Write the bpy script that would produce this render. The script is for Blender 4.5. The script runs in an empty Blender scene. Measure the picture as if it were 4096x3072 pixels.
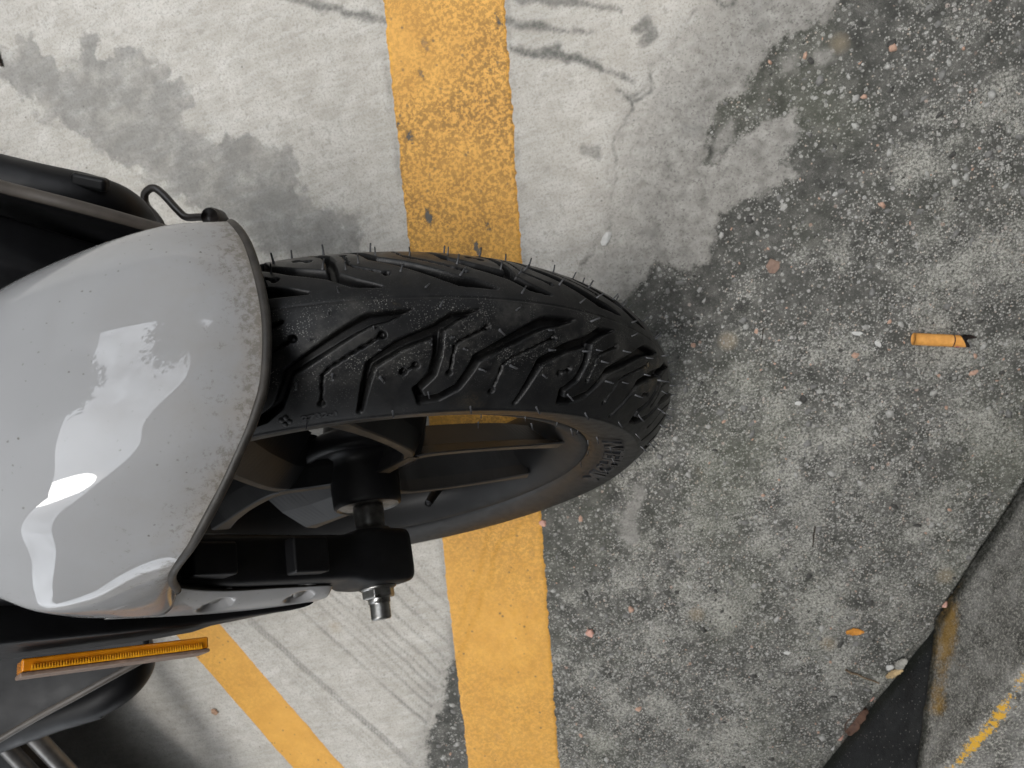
import bpy, bmesh, math, random
import numpy as np
from mathutils import Matrix, Vector, noise as mnoise

# ------------------------------------------------------------------ camera, sky, sun, exposure
SC = bpy.context.scene
COL = SC.collection
CAM = np.array([0.2621542803, 0.2814683535, 0.7587724020])
CR = np.array([[0.9380927917, 0.2689053781, 0.2183387548],
               [-0.3153935972, 0.9237115179, 0.2174486388],
               [-0.1432089142, -0.2728496459, 0.9513381510]])
FPX = 2879.806                      # focal length in pixels of a 4096 px wide picture
cam_d = bpy.data.cameras.new('camera')
cam = bpy.data.objects.new('camera', cam_d); COL.objects.link(cam)
cam_d.sensor_width = 36.0; cam_d.lens = FPX / 4096 * 36.0
cam_d.clip_start = 0.02; cam_d.clip_end = 400
m4 = Matrix([list(CR[0]) + [CAM[0]], list(CR[1]) + [CAM[1]], list(CR[2]) + [CAM[2]], [0, 0, 0, 1]])
cam.matrix_world = m4
cam_d.dof.use_dof = True; cam_d.dof.focus_distance = 0.40; cam_d.dof.aperture_fstop = 20.0
SC.camera = cam

SUN_AZ, SUN_EL = math.radians(152), math.radians(73)     # azimuth from +x (anticlockwise), elevation
w = bpy.data.worlds.new('World'); SC.world = w; w.use_nodes = True
wn = w.node_tree; bg = wn.nodes['Background']
sky = wn.nodes.new('ShaderNodeTexSky'); sky.sky_type = 'NISHITA'; sky.sun_disc = False
sky.sun_elevation = SUN_EL; sky.sun_rotation = math.pi / 2 - SUN_AZ
sky.air_density = 1.0; sky.dust_density = 4.0; sky.ozone_density = 1.0
hsv = wn.nodes.new('ShaderNodeHueSaturation'); hsv.inputs['Saturation'].default_value = 0.2
wn.links.new(sky.outputs['Color'], hsv.inputs['Color'])
wtc = wn.nodes.new('ShaderNodeTexCoord'); wno = wn.nodes.new('ShaderNodeTexNoise')          # broken bright cloud all over the sky
wno.inputs['Scale'].default_value = 5.0; wno.inputs['Detail'].default_value = 9; wno.inputs['Roughness'].default_value = .6; wno.inputs['Distortion'].default_value = .4
wra = wn.nodes.new('ShaderNodeValToRGB'); wra.color_ramp.elements[0].position = .34; wra.color_ramp.elements[1].position = .62
wra.color_ramp.elements[0].color = (.30, .30, .30, 1); wra.color_ramp.elements[1].color = (1, 1, 1, 1)
wmx = wn.nodes.new('ShaderNodeMix'); wmx.data_type = 'RGBA'; wmx.inputs['B'].default_value = (12.5, 13.1, 13.9, 1)
wn.links.new(wtc.outputs['Generated'], wno.inputs['Vector']); wn.links.new(wno.outputs['Fac'], wra.inputs['Fac'])
wn.links.new(wra.outputs['Color'], wmx.inputs['Factor']); wn.links.new(hsv.outputs['Color'], wmx.inputs['A'])
wn.links.new(wmx.outputs['Result'], bg.inputs['Color']); bg.inputs['Strength'].default_value = 0.15
sun_d = bpy.data.lights.new('sun', 'SUN'); sun_d.energy = 1.3; sun_d.angle = math.radians(26); sun_d.color = (1.0, 0.97, 0.93)
sun = bpy.data.objects.new('sun', sun_d); COL.objects.link(sun)
sd = Vector((math.cos(SUN_AZ) * math.cos(SUN_EL), math.sin(SUN_AZ) * math.cos(SUN_EL), math.sin(SUN_EL)))
sun.rotation_euler = sd.to_track_quat('Z', 'Y').to_euler(); sun.location = (0, 0, 3)
SC.view_settings.view_transform = 'Standard'; SC.view_settings.look = 'None'
SC.cycles.max_bounces = 6; SC.cycles.diffuse_bounces = 3; SC.cycles.glossy_bounces = 3; SC.cycles.transmission_bounces = 4
SC.view_settings.gamma = 1.0; SC.view_settings.exposure = 1.24

# ------------------------------------------------------------------ helpers
rng = np.random.default_rng(7); random.seed(7)
def G(u, v, z=0.0):
    """point at height z seen at picture position (u, v)"""
    d = CR @ np.array([(u - 2048) / FPX, -(v - 1536) / FPX, -1.0])
    return CAM + d * ((z - CAM[2]) / d[2])
LEAN = -0.5804821714
cL, sL = math.cos(LEAN), math.sin(LEAN)
LM = np.array([[1, 0, 0], [0, cL, -sL], [0, sL, cL]])
CEN = np.array([0.0, 0.1414942154, 0.2232990255])
def W(L):                                            # steering-head frame (x forward, y left along axle, z up in wheel plane) -> world
    return np.atleast_2d(np.asarray(L, float)) @ LM.T + CEN
WM = Matrix([list(LM[0]) + [CEN[0]], list(LM[1]) + [CEN[1]], list(LM[2]) + [CEN[2]], [0, 0, 0, 1]])

def mesh_from(name, V, F, mats=(), parent=None, smooth=True):
    me = bpy.data.meshes.new(name)
    V = np.asarray(V, np.float32)
    if isinstance(F, np.ndarray):
        n = F.shape[1]
        me.vertices.add(len(V)); me.vertices.foreach_set('co', V.ravel())
        me.loops.add(F.size); me.loops.foreach_set('vertex_index', F.astype(np.int32).ravel())
        me.polygons.add(len(F)); me.polygons.foreach_set('loop_start', np.arange(0, F.size, n, dtype=np.int32))
        me.update(calc_edges=True); me.validate()
    else:
        me.from_pydata([tuple(map(float, v)) for v in V], [], [tuple(f) for f in F]); me.update()
    if smooth: me.polygons.foreach_set('use_smooth', [True] * len(me.polygons))
    for m in (mats if isinstance(mats, (list, tuple)) else [mats]): me.materials.append(m)
    o = bpy.data.objects.new(name, me); COL.objects.link(o)
    if parent is not None: o.parent = parent
    return o
def grid_faces(nu, nv, closed_u=False, closed_v=False):
    iu = np.arange(nu if closed_u else nu - 1); iv = np.arange(nv if closed_v else nv - 1)
    a, b = np.meshgrid(iu, iv, indexing='ij'); a2 = (a + 1) % nu; b2 = (b + 1) % nv
    return np.stack([a * nv + b, a2 * nv + b, a2 * nv + b2, a * nv + b2], -1).reshape(-1, 4)
def bm_obj(name, bm, mats, parent=None, smooth=True, bevel=0):
    me = bpy.data.meshes.new(name)
    bmesh.ops.recalc_face_normals(bm, faces=bm.faces)
    bm.to_mesh(me); bm.free()
    if smooth: me.polygons.foreach_set('use_smooth', [True] * len(me.polygons))
    for m in (mats if isinstance(mats, (list, tuple)) else [mats]): me.materials.append(m)
    o = bpy.data.objects.new(name, me); COL.objects.link(o)
    if parent is not None: o.parent = parent
    if bevel:
        b = o.modifiers.new('bevel', 'BEVEL'); b.width = bevel; b.segments = 3; b.limit_method = 'ANGLE'; b.angle_limit = math.radians(40)
        b.harden_normals = True
    return o
def catmull(P, n, closed=False):
    P = np.asarray(P, float); k = len(P)
    if closed: Q = np.vstack([P[-1], P, P[0], P[1]]); segs = k
    else: Q = np.vstack([2 * P[0] - P[1], P, 2 * P[-1] - P[-2]]); segs = k - 1
    out = []
    for i in range(segs):
        a, b, c, d = Q[i:i + 4]
        for t in np.linspace(0, 1, n, endpoint=False):
            out.append(.5 * ((2 * b) + (c - a) * t + (2 * a - 5 * b + 4 * c - d) * t * t + (3 * b - a - 3 * c + d) * t ** 3))
    if not closed: out.append(P[-1])
    return np.array(out)
def tube_geo(path, rad, n=16, caps=True):
    path = np.asarray(path, float); rad = np.broadcast_to(np.asarray(rad, float), (len(path),))
    T = np.gradient(path, axis=0); T /= np.linalg.norm(T, axis=1)[:, None]
    up = np.array([0, 0, 1.0]) if abs(T[0][2]) < .9 else np.array([1.0, 0, 0])
    N = np.cross(T[0], up); N /= np.linalg.norm(N); V = []
    for i in range(len(path)):
        N = N - T[i] * (N @ T[i]); N /= np.linalg.norm(N); B = np.cross(T[i], N)
        a = np.linspace(0, 2 * math.pi, n, endpoint=False)
        V.append(path[i] + rad[i] * (np.cos(a)[:, None] * N + np.sin(a)[:, None] * B))
    V = np.vstack(V); F = [list(f) for f in grid_faces(len(path), n, False, True)]
    if caps: F.append(list(range(n))[::-1]); F.append(list(range((len(path) - 1) * n, len(path) * n)))
    return V, F
def tube(name, path, rad, mat, parent=None, n=16):
    V, F = tube_geo(path, rad, n); return mesh_from(name, V, F, mat, parent)
def lathe_y(name, prof, mat, parent=None, n=64, centre=(0, 0), world=True, arc=None):
    """revolve (y, r) profile about the axle"""
    th = np.linspace(0, 2 * math.pi, n, endpoint=False)
    P = np.asarray(prof, float)
    V = np.stack([centre[0] + P[:, 1][None] * np.cos(th)[:, None], np.repeat(P[:, 0][None], n, 0), centre[1] + P[:, 1][None] * np.sin(th)[:, None]], -1).reshape(-1, 3)
    return mesh_from(name, W(V) if world else V, grid_faces(n, len(P), True, False), mat, parent)
def box_bm(bm, M, sx, sy, sz):
    r = bmesh.ops.create_cube(bm, size=1.0)
    bmesh.ops.scale(bm, vec=(sx, sy, sz), verts=r['verts']); bmesh.ops.transform(bm, matrix=M, verts=r['verts'])
    return r['verts']
def tag(o, label=None, cat=None, group=None, kind=None):
    if label: o['label'] = label
    if cat: o['category'] = cat
    if group: o['group'] = group
    if kind: o['kind'] = kind
    return o
def vnoise(x, y, seed=0, octaves=4, lac=2.0, gain=.5):
    out = np.zeros_like(x); amp = 1; tot = 0
    r = np.random.default_rng(seed); tab = r.random((256, 256))
    for k in range(octaves):
        xf = np.floor(x); yf = np.floor(y); fx = x - xf; fy = y - yf
        fx = fx * fx * (3 - 2 * fx); fy = fy * fy * (3 - 2 * fy)
        xi = xf.astype(int) & 255; yi = yf.astype(int) & 255; x1 = (xi + 1) & 255; y1 = (yi + 1) & 255
        v = (tab[xi, yi] * (1 - fx) + tab[x1, yi] * fx) * (1 - fy) + (tab[xi, y1] * (1 - fx) + tab[x1, y1] * fx) * fy
        out += amp * (v - .5) * 2; tot += amp; amp *= gain; x = x * lac + 17.3; y = y * lac + 9.1
    return out / tot
def poly_sd(X, Y, P):                               # signed distance, negative inside
    P = np.asarray(P, float)[:, :2]; d = np.full(X.shape, 1e9); ins = np.zeros(X.shape, bool)
    for i in range(len(P)):
        a, b = P[i - 1], P[i]; e = b - a
        t = np.clip(((X - a[0]) * e[0] + (Y - a[1]) * e[1]) / (e @ e + 1e-12), 0, 1)
        d = np.minimum(d, np.hypot(X - a[0] - t * e[0], Y - a[1] - t * e[1]))
        c = ((a[1] > Y) != (b[1] > Y)) & (X < (b[0] - a[0]) * (Y - a[1]) / (b[1] - a[1] + 1e-15) + a[0]); ins ^= c
    return np.where(ins, -d, d)
def line_d(X, Y, P, hw=None):
    P = np.asarray(P, float)[:, :2]; d = np.full(X.shape, 1e9)
    for i in range(len(P) - 1):
        a, b = P[i], P[i + 1]; e = b - a
        t = np.clip(((X - a[0]) * e[0] + (Y - a[1]) * e[1]) / (e @ e + 1e-12), 0, 1)
        q = np.hypot(X - a[0] - t * e[0], Y - a[1] - t * e[1])
        if hw is not None: q = q - (hw[i] * (1 - t) + hw[i + 1] * t)
        d = np.minimum(d, q)
    return d
def sstep(a, b, x):
    t = np.clip((x - a) / (b - a), 0, 1); return t * t * (3 - 2 * t)
def fattr(o, name, arr):
    a = o.data.attributes.new(name, 'FLOAT', 'POINT'); a.data.foreach_set('value', np.asarray(arr, np.float32))

# ------------------------------------------------------------------ material helpers
class NT:
    def __init__(s, name):
        s.m = bpy.data.materials.new(name); s.m.use_nodes = True; s.t = s.m.node_tree
        s.b = s.t.nodes['Principled BSDF']
    def n(s, typ, **kw):
        nd = s.t.nodes.new(typ)
        for k, v in kw.items():
            if k.startswith('i_'): nd.inputs[k[2:].replace('_', ' ')].default_value = v
            else: setattr(nd, k, v)
        return nd
    def l(s, a, b): s.t.links.new(a, b)
    def coord(s): return s.n('ShaderNodeTexCoord').outputs['Object']
    def attr(s, name): return s.n('ShaderNodeAttribute', attribute_name=name).outputs['Fac']
    def noise(s, vec, scale, detail=5, rough=.6, dist=0.0):
        nd = s.n('ShaderNodeTexNoise'); s.l(vec, nd.inputs['Vector'])
        nd.inputs['Scale'].default_value = scale; nd.inputs['Detail'].default_value = detail
        nd.inputs['Roughness'].default_value = rough; nd.inputs['Distortion'].default_value = dist
        return nd.outputs['Fac']
    def voro(s, vec, scale, feature='F1', out='Distance', rnd=1.0):
        nd = s.n('ShaderNodeTexVoronoi', feature=feature); s.l(vec, nd.inputs['Vector'])
        nd.inputs['Scale'].default_value = scale; nd.inputs['Randomness'].default_value = rnd
        return nd.outputs[out]
    def ramp(s, f, stops, interp='LINEAR'):
        nd = s.n('ShaderNodeValToRGB'); s.l(f, nd.inputs['Fac']); cr = nd.color_ramp; cr.interpolation = interp
        while len(cr.elements) < len(stops): cr.elements.new(.5)
        for e, (p, c) in zip(cr.elements, stops):
            e.position = p; e.color = (c, c, c, 1) if isinstance(c, (int, float)) else tuple(c) + (1,)
        return nd.outputs['Color']
    def mix(s, f, a, b, mode='MIX'):
        nd = s.n('ShaderNodeMix', data_type='RGBA', blend_type=mode)
        for sock, v in ((nd.inputs['Factor'], f), (nd.inputs['A'], a), (nd.inputs['B'], b)):
            if hasattr(v, 'links'): s.l(v, sock)
            else: sock.default_value = v if not isinstance(v, tuple) else v + (1,)
        return nd.outputs['Result']
    def math(s, op, a, b=0.0, clamp=False):
        nd = s.n('ShaderNodeMath', operation=op, use_clamp=clamp)
        for sock, v in ((nd.inputs[0], a), (nd.inputs[1], b)):
            if hasattr(v, 'links'): s.l(v, sock)
            else: sock.default_value = v
        return nd.outputs[0]
    def bump(s, h, strength=.3, dist=.001, normal=None):
        nd = s.n('ShaderNodeBump'); s.l(h, nd.inputs['Height']); nd.inputs['Strength'].default_value = strength; nd.inputs['Distance'].default_value = dist
        if normal is not None: s.l(normal, nd.inputs['Normal'])
        return nd.outputs['Normal']
    def set(s, **kw):
        for k, v in kw.items():
            sock = s.b.inputs[k.replace('_', ' ')]
            if hasattr(v, 'links'): s.l(v, sock)
            else: sock.default_value = v + (1,) if isinstance(v, tuple) and len(v) == 3 else v
        return s
def simple(name, col, rough=.5, metal=0.0, spec=.5, var=.15, scale=120, bump=.15, coat=0.0):
    t = NT(name); c = t.coord(); f = t.noise(c, scale, 5, .65)
    lo = tuple(x * (1 - var) for x in col); hi = tuple(min(1, x * (1 + var)) for x in col)
    t.set(Base_Color=t.ramp(f, [(.3, lo), (.7, hi)]), Roughness=t.ramp(t.noise(c, scale * .4, 4), [(.3, max(0, rough - .1)), (.7, min(1, rough + .1))]), Metallic=metal, Specular_IOR_Level=spec, Coat_Weight=coat)
    if bump: t.set(Normal=t.bump(t.noise(c, scale * 6, 3), bump, .0004))
    return t.m

# ------------------------------------------------------------------ ground
SX, SY, STEP = (-1.00, 0.80), (-0.72, 0.80), 0.0026
gx = np.arange(SX[0], SX[1] + 1e-6, STEP); gy = np.arange(SY[0], SY[1] + 1e-6, STEP)
GX, GY = np.meshgrid(gx, gy, indexing='ij')
def gp(*uv): return np.array([G(u, v)[:2] for u, v in uv])
# worn, exposed-aggregate concrete at the front
dark_poly = gp((3361, 7), (3296, 72), (3187, 80), (3064, 188), (3006, 311), (2905, 405), (2840, 506), (2818, 651), (2876, 637), (2934, 572), (3028, 506), (3180, 449),
               (3180, 535), (3129, 615), (3151, 695), (3043, 789), (2883, 854), (2855, 941), (2804, 1027), (2717, 1049), (2630, 1020), (2572, 1114), (2480, 1230), (2330, 1500),
               (2240, 1800), (2120, 2020), (2010, 2150), (1900, 2500), (1788, 2666), (1754, 2842), (1720, 2910), (1693, 3072), (1640, 3400), (3000, 4200), (4700, 4000), (5200, 1500), (4800, -500), (3500, -300))
mid_poly = gp((2811, 7), (2775, 80), (2710, 152), (2681, 217), (2623, 260), (2594, 311), (2530, 390), (2540, 431), (2494, 517), (2468, 564), (2468, 696), (2448, 796), (2434, 915), (2381, 995),
              (2328, 1048), (2250, 1200), (2150, 1500), (2050, 1800), (1950, 2150), (1850, 2500), (1770, 2650), (1700, 2900), (1650, 3072), (1600, 3400), (3000, 4200), (4700, 4000), (5200, 1500), (4800, -500), (2900, -200))
zs = lambda *a: [(x / 1.3825, y / 1.3825) for x, y in a]
stain_poly = gp(*zs((30, 240), (200, 220), (330, 340), (470, 280), (480, 190), (530, 180), (560, 300), (640, 330), (640, 220), (760, 240), (840, 330), (890, 320), (920, 450), (1060, 470), (1100, 550), (1170, 490), (1180, 600), (1050, 650),
                    (1180, 730), (1380, 740), (1500, 830), (1630, 800), (1640, 1000), (1750, 1100), (1930, 1200), (1990, 1320), (2000, 1500), (1500, 1420), (1260, 1200), (1000, 1080), (800, 1000), (600, 850), (430, 740), (250, 620), (-60, 400), (-90, 260)))
n1 = vnoise(GX * 22, GY * 22, 3, 4); n2 = vnoise(GX * 90, GY * 90, 5, 4); n3 = vnoise(GX * 6, GY * 6, 8, 4)
sd_dark = poly_sd(GX, GY, dark_poly) + .010 * n1 + .007 * n2
sd_mid = poly_sd(GX, GY, mid_poly) + .006 * n1 + .004 * n2
sd_stain = poly_sd(GX, GY, stain_poly) + .012 * n1 + .016 * n2
# pale leftovers of screed inside the rough zone
pale = np.full(GX.shape, 1e9)
for P in ([(2545, 1950), (2530, 2010), (2470, 2080), (2480, 2130), (2510, 2190), (2550, 2160), (2560, 2050), (2590, 1980)],
          [(2890, 520), (2930, 480), (2940, 560), (2900, 600), (2870, 640), (2850, 580)],
          [(3260, 210), (3330, 190), (3350, 250), (3270, 260)], [(3130, 230), (3200, 200), (3190, 290), (3120, 300)]):
    pale = np.minimum(pale, poly_sd(GX, GY, gp(*P)))
pale = pale + .010 * n1 + .006 * n2
crack1 = gp((2850, -80), (2811, 7), (2775, 80), (2710, 152), (2681, 217), (2623, 260), (2594, 311), (2530, 390), (2540, 431), (2494, 517), (2468, 564), (2468, 696), (2448, 796), (2434, 915), (2381, 995), (2328, 1048))
crack2 = gp(*zs((-80, 330), (0, 400), (100, 500), (250, 600), (430, 740), (600, 850), (700, 920), (830, 1020), (950, 1130)))
crack3 = gp((2594, 311), (2600, 360), (2530, 400), (2480, 360)); crack4 = gp((2930, 20), (2960, -60), (2940, 25), (2890, 30), (2850, -10))
WX = GX + .008 * n1 + .004 * n2; WY = GY + .008 * np.roll(n1, 31, 0) + .004 * np.roll(n2, 17, 1)
cr = np.minimum(np.minimum(line_d(WX, WY, crack1) - .0026 * np.clip(n1 + .9 * np.roll(n1, 90, 0) + .15, -.6, .9), line_d(WX, WY, crack3) - .0008), line_d(WX, WY, crack4) - .001)
cr2 = line_d(WX, WY, crack2)
zc = lambda x, y: (500 + x / 1.4747, 2300 + y / 1.4747)
# raked grooves, parallel to the slanting yellow line
gd = gp(zc(1060, 230), zc(1760, 860)); gdir = (gd[1] - gd[0]) / np.linalg.norm(gd[1] - gd[0])
groove = np.full(GX.shape, 1e9); gstr = np.zeros(GX.shape)
gr_def = [((600, 270), .0014, .35), ((640, 275), .001, .3), ((690, 290), .0012, .35), ((760, 300), .0012, .4), ((840, 345), .0022, .85), ((905, 400), .0014, .4), ((965, 480), .0018, .9), ((1060, 230), .0018, .8), ((1110, 205), .001, .4), ((1170, 200), .0018, .65), ((1230, 190), .0014, .6), ((1300, 190), .0018, .7),
          ((1380, 210), .0014, .6), ((1450, 200), .0018, .6), ((1530, 170), .0014, .6), ((1600, 120), .0018, .6), ((1680, 80), .0014, .6), ((1760, 40), .0018, .6), ((1840, 30), .0014, .5)]
gW = .0022 * vnoise(GX * 30, GY * 30, 41, 3); gfade = .55 + .45 * np.clip(1.2 * vnoise(GX * 14, GY * 14, 43, 3) + .4, -1, 1)
for (zx, zy), hw, st in gr_def:
    q = gp(zc(zx, zy))[0]; du = (GX - q[0]) * gdir[1] - (GY - q[1]) * gdir[0] + gW
    al = (GX - q[0]) * gdir[0] + (GY - q[1]) * gdir[1]
    s_ = st * np.exp(-(du / hw) ** 2) * sstep(-.16, -.05, al) * (1 - sstep(.28, .34, al)) * gfade
    gstr = np.maximum(gstr, s_)
z14 = lambda x, y: (1400 + x / 1.508, y / 1.508)
for P, hw, st in (([(940, 130), (1060, 145), (1150, 165), (1300, 205), (1440, 235)], [.0035, .003, .0034, .002, .0006], .8), ([(950, 285), (1060, 320), (1250, 350), (1450, 410), (1700, 472)], [.003, .004, .0055, .0024, .001], .85),
                 ([(1000, -30), (1250, 0), (1450, 45), (1600, 90)], [.004, .004, .003, .001], .7), ([(-200, 30), (0, 72), (110, 105), (210, 120)], [.003, .003, .003, .003], .75), ([(-520, -60), (-300, 10), (-200, 35)], [.001, .002, .003], .7),
                 ([(1720, 190), (1780, 170), (1800, 240), (1740, 270)], [.004, .006, .005, .002], .7), ([(1420, 900), (1480, 920), (1500, 960)], [.004, .005, .003], .5)):
    d = line_d(WX, WY, gp(*[z14(*a) for a in P]), hw); gstr = np.maximum(gstr, st * sstep(.002, -.0015, d + .0016 * n2))
smooth_zone = sstep(-.001, .001, sd_mid)
gstr *= smooth_zone
# dark seam of dirt hugging the long line
YL = gp((1526, 0), (1868, 3072)); YR = gp((2023, 0), (2236, 3072))
ydir = (YL[1] - YL[0]) / np.linalg.norm(YL[1] - YL[0]); ynor = np.array([-ydir[1], ydir[0]])
if (YR[0] - YL[0]) @ ynor < 0: ynor = -ynor
YW = float((YR.mean(0) - YL.mean(0)) @ ynor); YO = YL.mean(0)
ls = (GX - YO[0]) * ynor[0] + (GY - YO[1]) * ynor[1]
seam = np.maximum(np.exp(-((ls + .0015) / .004) ** 2) * np.clip(.5 + n1, 0, 1), np.exp(-((ls - YW - .001) / .003) ** 2) * np.clip(.55 + n1, 0, 1))
H = -.0020 * sstep(.003, -.003, sd_mid) * (0.7 + .4 * n3) - .0012 * sstep(.002, -.002, sd_dark)
H += .00025 * n3 + .00012 * n2
rough = sstep(.002, -.004, sd_dark); H += rough * (.0007 * vnoise(GX * 120, GY * 120, 11, 3) + .0005 * vnoise(GX * 320, GY * 320, 12, 2))
H += .0012 * sstep(.004, -.004, pale)
H -= .003 * sstep(.0015, -.001, cr) + .0008 * np.exp(-(cr2 / .0016) ** 2) * np.clip(.4 + n1, 0, 1)
H -= .0011 * gstr
Ka, Kb, Kc = gp((4096, 1980), (3730, 2540), (3300, 3072))                # open joint along the foot of the kerb
kj = line_d(GX, GY, [Ka + (Ka - Kb) * 4, Kb, Kc + (Kc - Kb) * 3]); H -= .016 * sstep(.0065, .0025, kj + .0018 * n1)
def hgt(x, y):
    i = np.clip((np.asarray(x) - SX[0]) / STEP, 0, len(gx) - 2); j = np.clip((np.asarray(y) - SY[0]) / STEP, 0, len(gy) - 2)
    a = i.astype(int); b = j.astype(int); fi = i - a; fj = j - b
    return (H[a, b] * (1 - fi) + H[a + 1, b] * fi) * (1 - fj) + (H[a, b + 1] * (1 - fi) + H[a + 1, b + 1] * fi) * fj

def ground_mat():
    t = NT('weathered_concrete'); c = t.coord()
    big = t.noise(c, 7, 5, .6); med = t.noise(c, 38, 6, .65); fine = t.noise(c, 420, 3, .7); vfine = t.noise(c, 1300, 2, .7)
    strk = t.n('ShaderNodeMapping', vector_type='POINT'); t.l(c, strk.inputs['Vector']); strk.inputs['Rotation'].default_value = (0, 0, math.radians(25)); strk.inputs['Scale'].default_value = (1, 5, 1)
    streak = t.noise(strk.outputs['Vector'], 26, 5, .65)
    light = t.ramp(med, [(.25, (.335, .312, .278)), (.5, (.46, .435, .395)), (.75, (.57, .55, .51))])
    light = t.mix(t.ramp(big, [(.40, 0.0), (.68, .75)]), light, (.36, .34, .30))
    light = t.mix(t.ramp(streak, [(.45, 0.0), (.72, .4)]), light, (.64, .635, .61))
    light = t.mix(t.ramp(fine, [(.32, .75), (.50, 0.0)]), light, (.27, .255, .225))
    light = t.mix(t.ramp(t.noise(c, 130, 4, .75), [(.34, .75), (.47, 0.0), (.58, 0.0), (.72, .45)]), light, (.30, .285, .255))
    light = t.mix(t.ramp(vfine, [(.58, 0.0), (.72, .4)]), light, (.68, .67, .64))
    # stain
    sdn = t.math('ADD', t.attr('sd_stain'), t.math('MULTIPLY', t.math('SUBTRACT', t.noise(c, 60, 6, .7), .5), .05))
    stain = t.n('ShaderNodeMapRange', interpolation_type='SMOOTHSTEP'); t.l(sdn, stain.inputs['Value'])
    for k, v in (('From Min', .004), ('From Max', -.006), ('To Min', 0.0), ('To Max', .95)): stain.inputs[k].default_value = v
    sblot = t.math('MULTIPLY', stain.outputs[0], t.ramp(t.noise(c, 30, 5, .7), [(.32, .25), (.55, 1.0)]))
    light = t.mix(sblot, light, t.mix(.62, light, (.13, .13, .125)))
    # scuffed grey middle band
    midc = t.ramp(t.noise(c, 70, 7, .7), [(.28, (.155, .147, .133)), (.5, (.262, .252, .232)), (.72, (.37, .358, .33))])
    midc = t.mix(t.ramp(fine, [(.34, .85), (.47, 0.0)]), midc, (.13, .125, .115))
    midc = t.mix(t.ramp(t.noise(c, 34, 4, .65), [(.55, 0.0), (.72, .5)]), midc, (.20, .197, .187))
    sm = t.math('ADD', t.attr('sd_mid'), t.math('MULTIPLY', t.math('SUBTRACT', t.noise(c, 140, 3, .7), .5), .008))
    mr = t.n('ShaderNodeMapRange'); t.l(sm, mr.inputs['Value'])
    for k, v in (('From Min', .030), ('From Max', -.045), ('To Min', 0.0), ('To Max', 1.0)): mr.inputs[k].default_value = v
    col = t.mix(mr.outputs[0], light, midc)
    # exposed aggregate
    base = t.ramp(t.noise(c, 55, 6, .7), [(.32, (.040, .040, .036)), (.5, (.085, .084, .076)), (.70, (.165, .160, .145))])
    fm = t.n('ShaderNodeMapRange', interpolation_type='SMOOTHSTEP'); t.l(t.attr('sd_dark'), fm.inputs['Value'])
    for k, v in (('From Min', -.015), ('From Max', -.20), ('To Min', -.10), ('To Max', .12)): fm.inputs[k].default_value = v
    far_ = fm.outputs[0]
    cell = t.n('ShaderNodeTexVoronoi'); t.l(c, cell.inputs['Vector']); cell.inputs['Scale'].default_value = 560
    sepc = t.n('ShaderNodeSeparateColor'); t.l(cell.outputs['Color'], sepc.inputs[0])
    patch = t.math('ADD', t.noise(c, 24, 4, .7), far_)
    thr = t.math('ADD', sepc.outputs[0], t.math('MULTIPLY', t.math('SUBTRACT', patch, .5), 1.5))
    speck = t.math('MULTIPLY', t.ramp(thr, [(.60, 0.0), (.78, .8), (1.0, 1.0)]), t.ramp(cell.outputs['Distance'], [(.38, 1.0), (.66, 0.0)]))
    scol = t.ramp(sepc.outputs[1], [(0.0, (.20, .197, .183)), (.5, (.32, .315, .29)), (.9, (.50, .49, .455)), (1.0, (.50, .39, .31))])
    dark = t.mix(speck, base, scol)
    cell2 = t.n('ShaderNodeTexVoronoi'); t.l(c, cell2.inputs['Vector']); cell2.inputs['Scale'].default_value = 190
    sep2 = t.n('ShaderNodeSeparateColor'); t.l(cell2.outputs['Color'], sep2.inputs[0])
    inside = t.ramp(cell2.outputs['Distance'], [(.30, 1.0), (.42, 0.0)])
    chip = t.math('MULTIPLY', inside, t.ramp(sep2.outputs[0], [(.80, 0.0), (.84, 1.0)], 'LINEAR'))
    dark = t.mix(t.math('MULTIPLY', chip, .55), dark, t.ramp(sep2.outputs[1], [(0.0, (.33, .33, .31)), (.7, (.50, .49, .46)), (.93, (.60, .59, .57)), (1.0, (.50, .30, .22))]))
    # worn pale patches of laitance
    pl_ = t.ramp(t.math('ADD', t.math('ADD', t.noise(c, 16, 5, .66), t.math('MULTIPLY', far_, .55)), t.math('MULTIPLY', t.math('SUBTRACT', fine, .5), .35)), [(.55, 0.0), (.72, .85)])
    dark = t.mix(pl_, dark, t.ramp(fine, [(.36, (.10, .097, .085)), (.58, (.46, .45, .405))]))
    dark = t.mix(t.ramp(vfine, [(.36, .8), (.49, 0.0)]), dark, (.035, .035, .032))
    green = t.ramp(t.noise(c, 5, 4, .6), [(.5, 0.0), (.7, .3)])
    dark = t.mix(green, dark, t.mix(.7, dark, (.14, .15, .10)), 'MIX')
    sdk = t.math('ADD', t.attr('sd_dark'), t.math('MULTIPLY', t.math('SUBTRACT', t.noise(c, 110, 5, .75), .5), .034))
    mk = t.n('ShaderNodeMapRange'); t.l(sdk, mk.inputs['Value'])
    for k, v in (('From Min', .0030), ('From Max', -.0040), ('To Min', 0.0), ('To Max', 1.0)): mk.inputs[k].default_value = v
    col = t.mix(mk.outputs[0], col, dark)
    pk = t.n('ShaderNodeMapRange'); t.l(t.attr('sd_pale'), pk.inputs['Value'])
    for k, v in (('From Min', .003), ('From Max', -.004), ('To Min', 0.0), ('To Max', .75)): pk.inputs[k].default_value = v
    col = t.mix(pk.outputs[0], col, midc)
    # dirt packed in grooves, cracks and against the paint
    dirt = t.math('MULTIPLY', t.attr('dirt'), t.ramp(t.noise(c, 200, 5, .7), [(.25, .45), (.6, 1.0)]))
    col = t.mix(dirt, col, (.075, .077, .072))
    # specks and oil spots
    pitn = t.voro(c, 75); pit = t.ramp(pitn, [(.055, .75), (.10, 0.0)])
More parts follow.
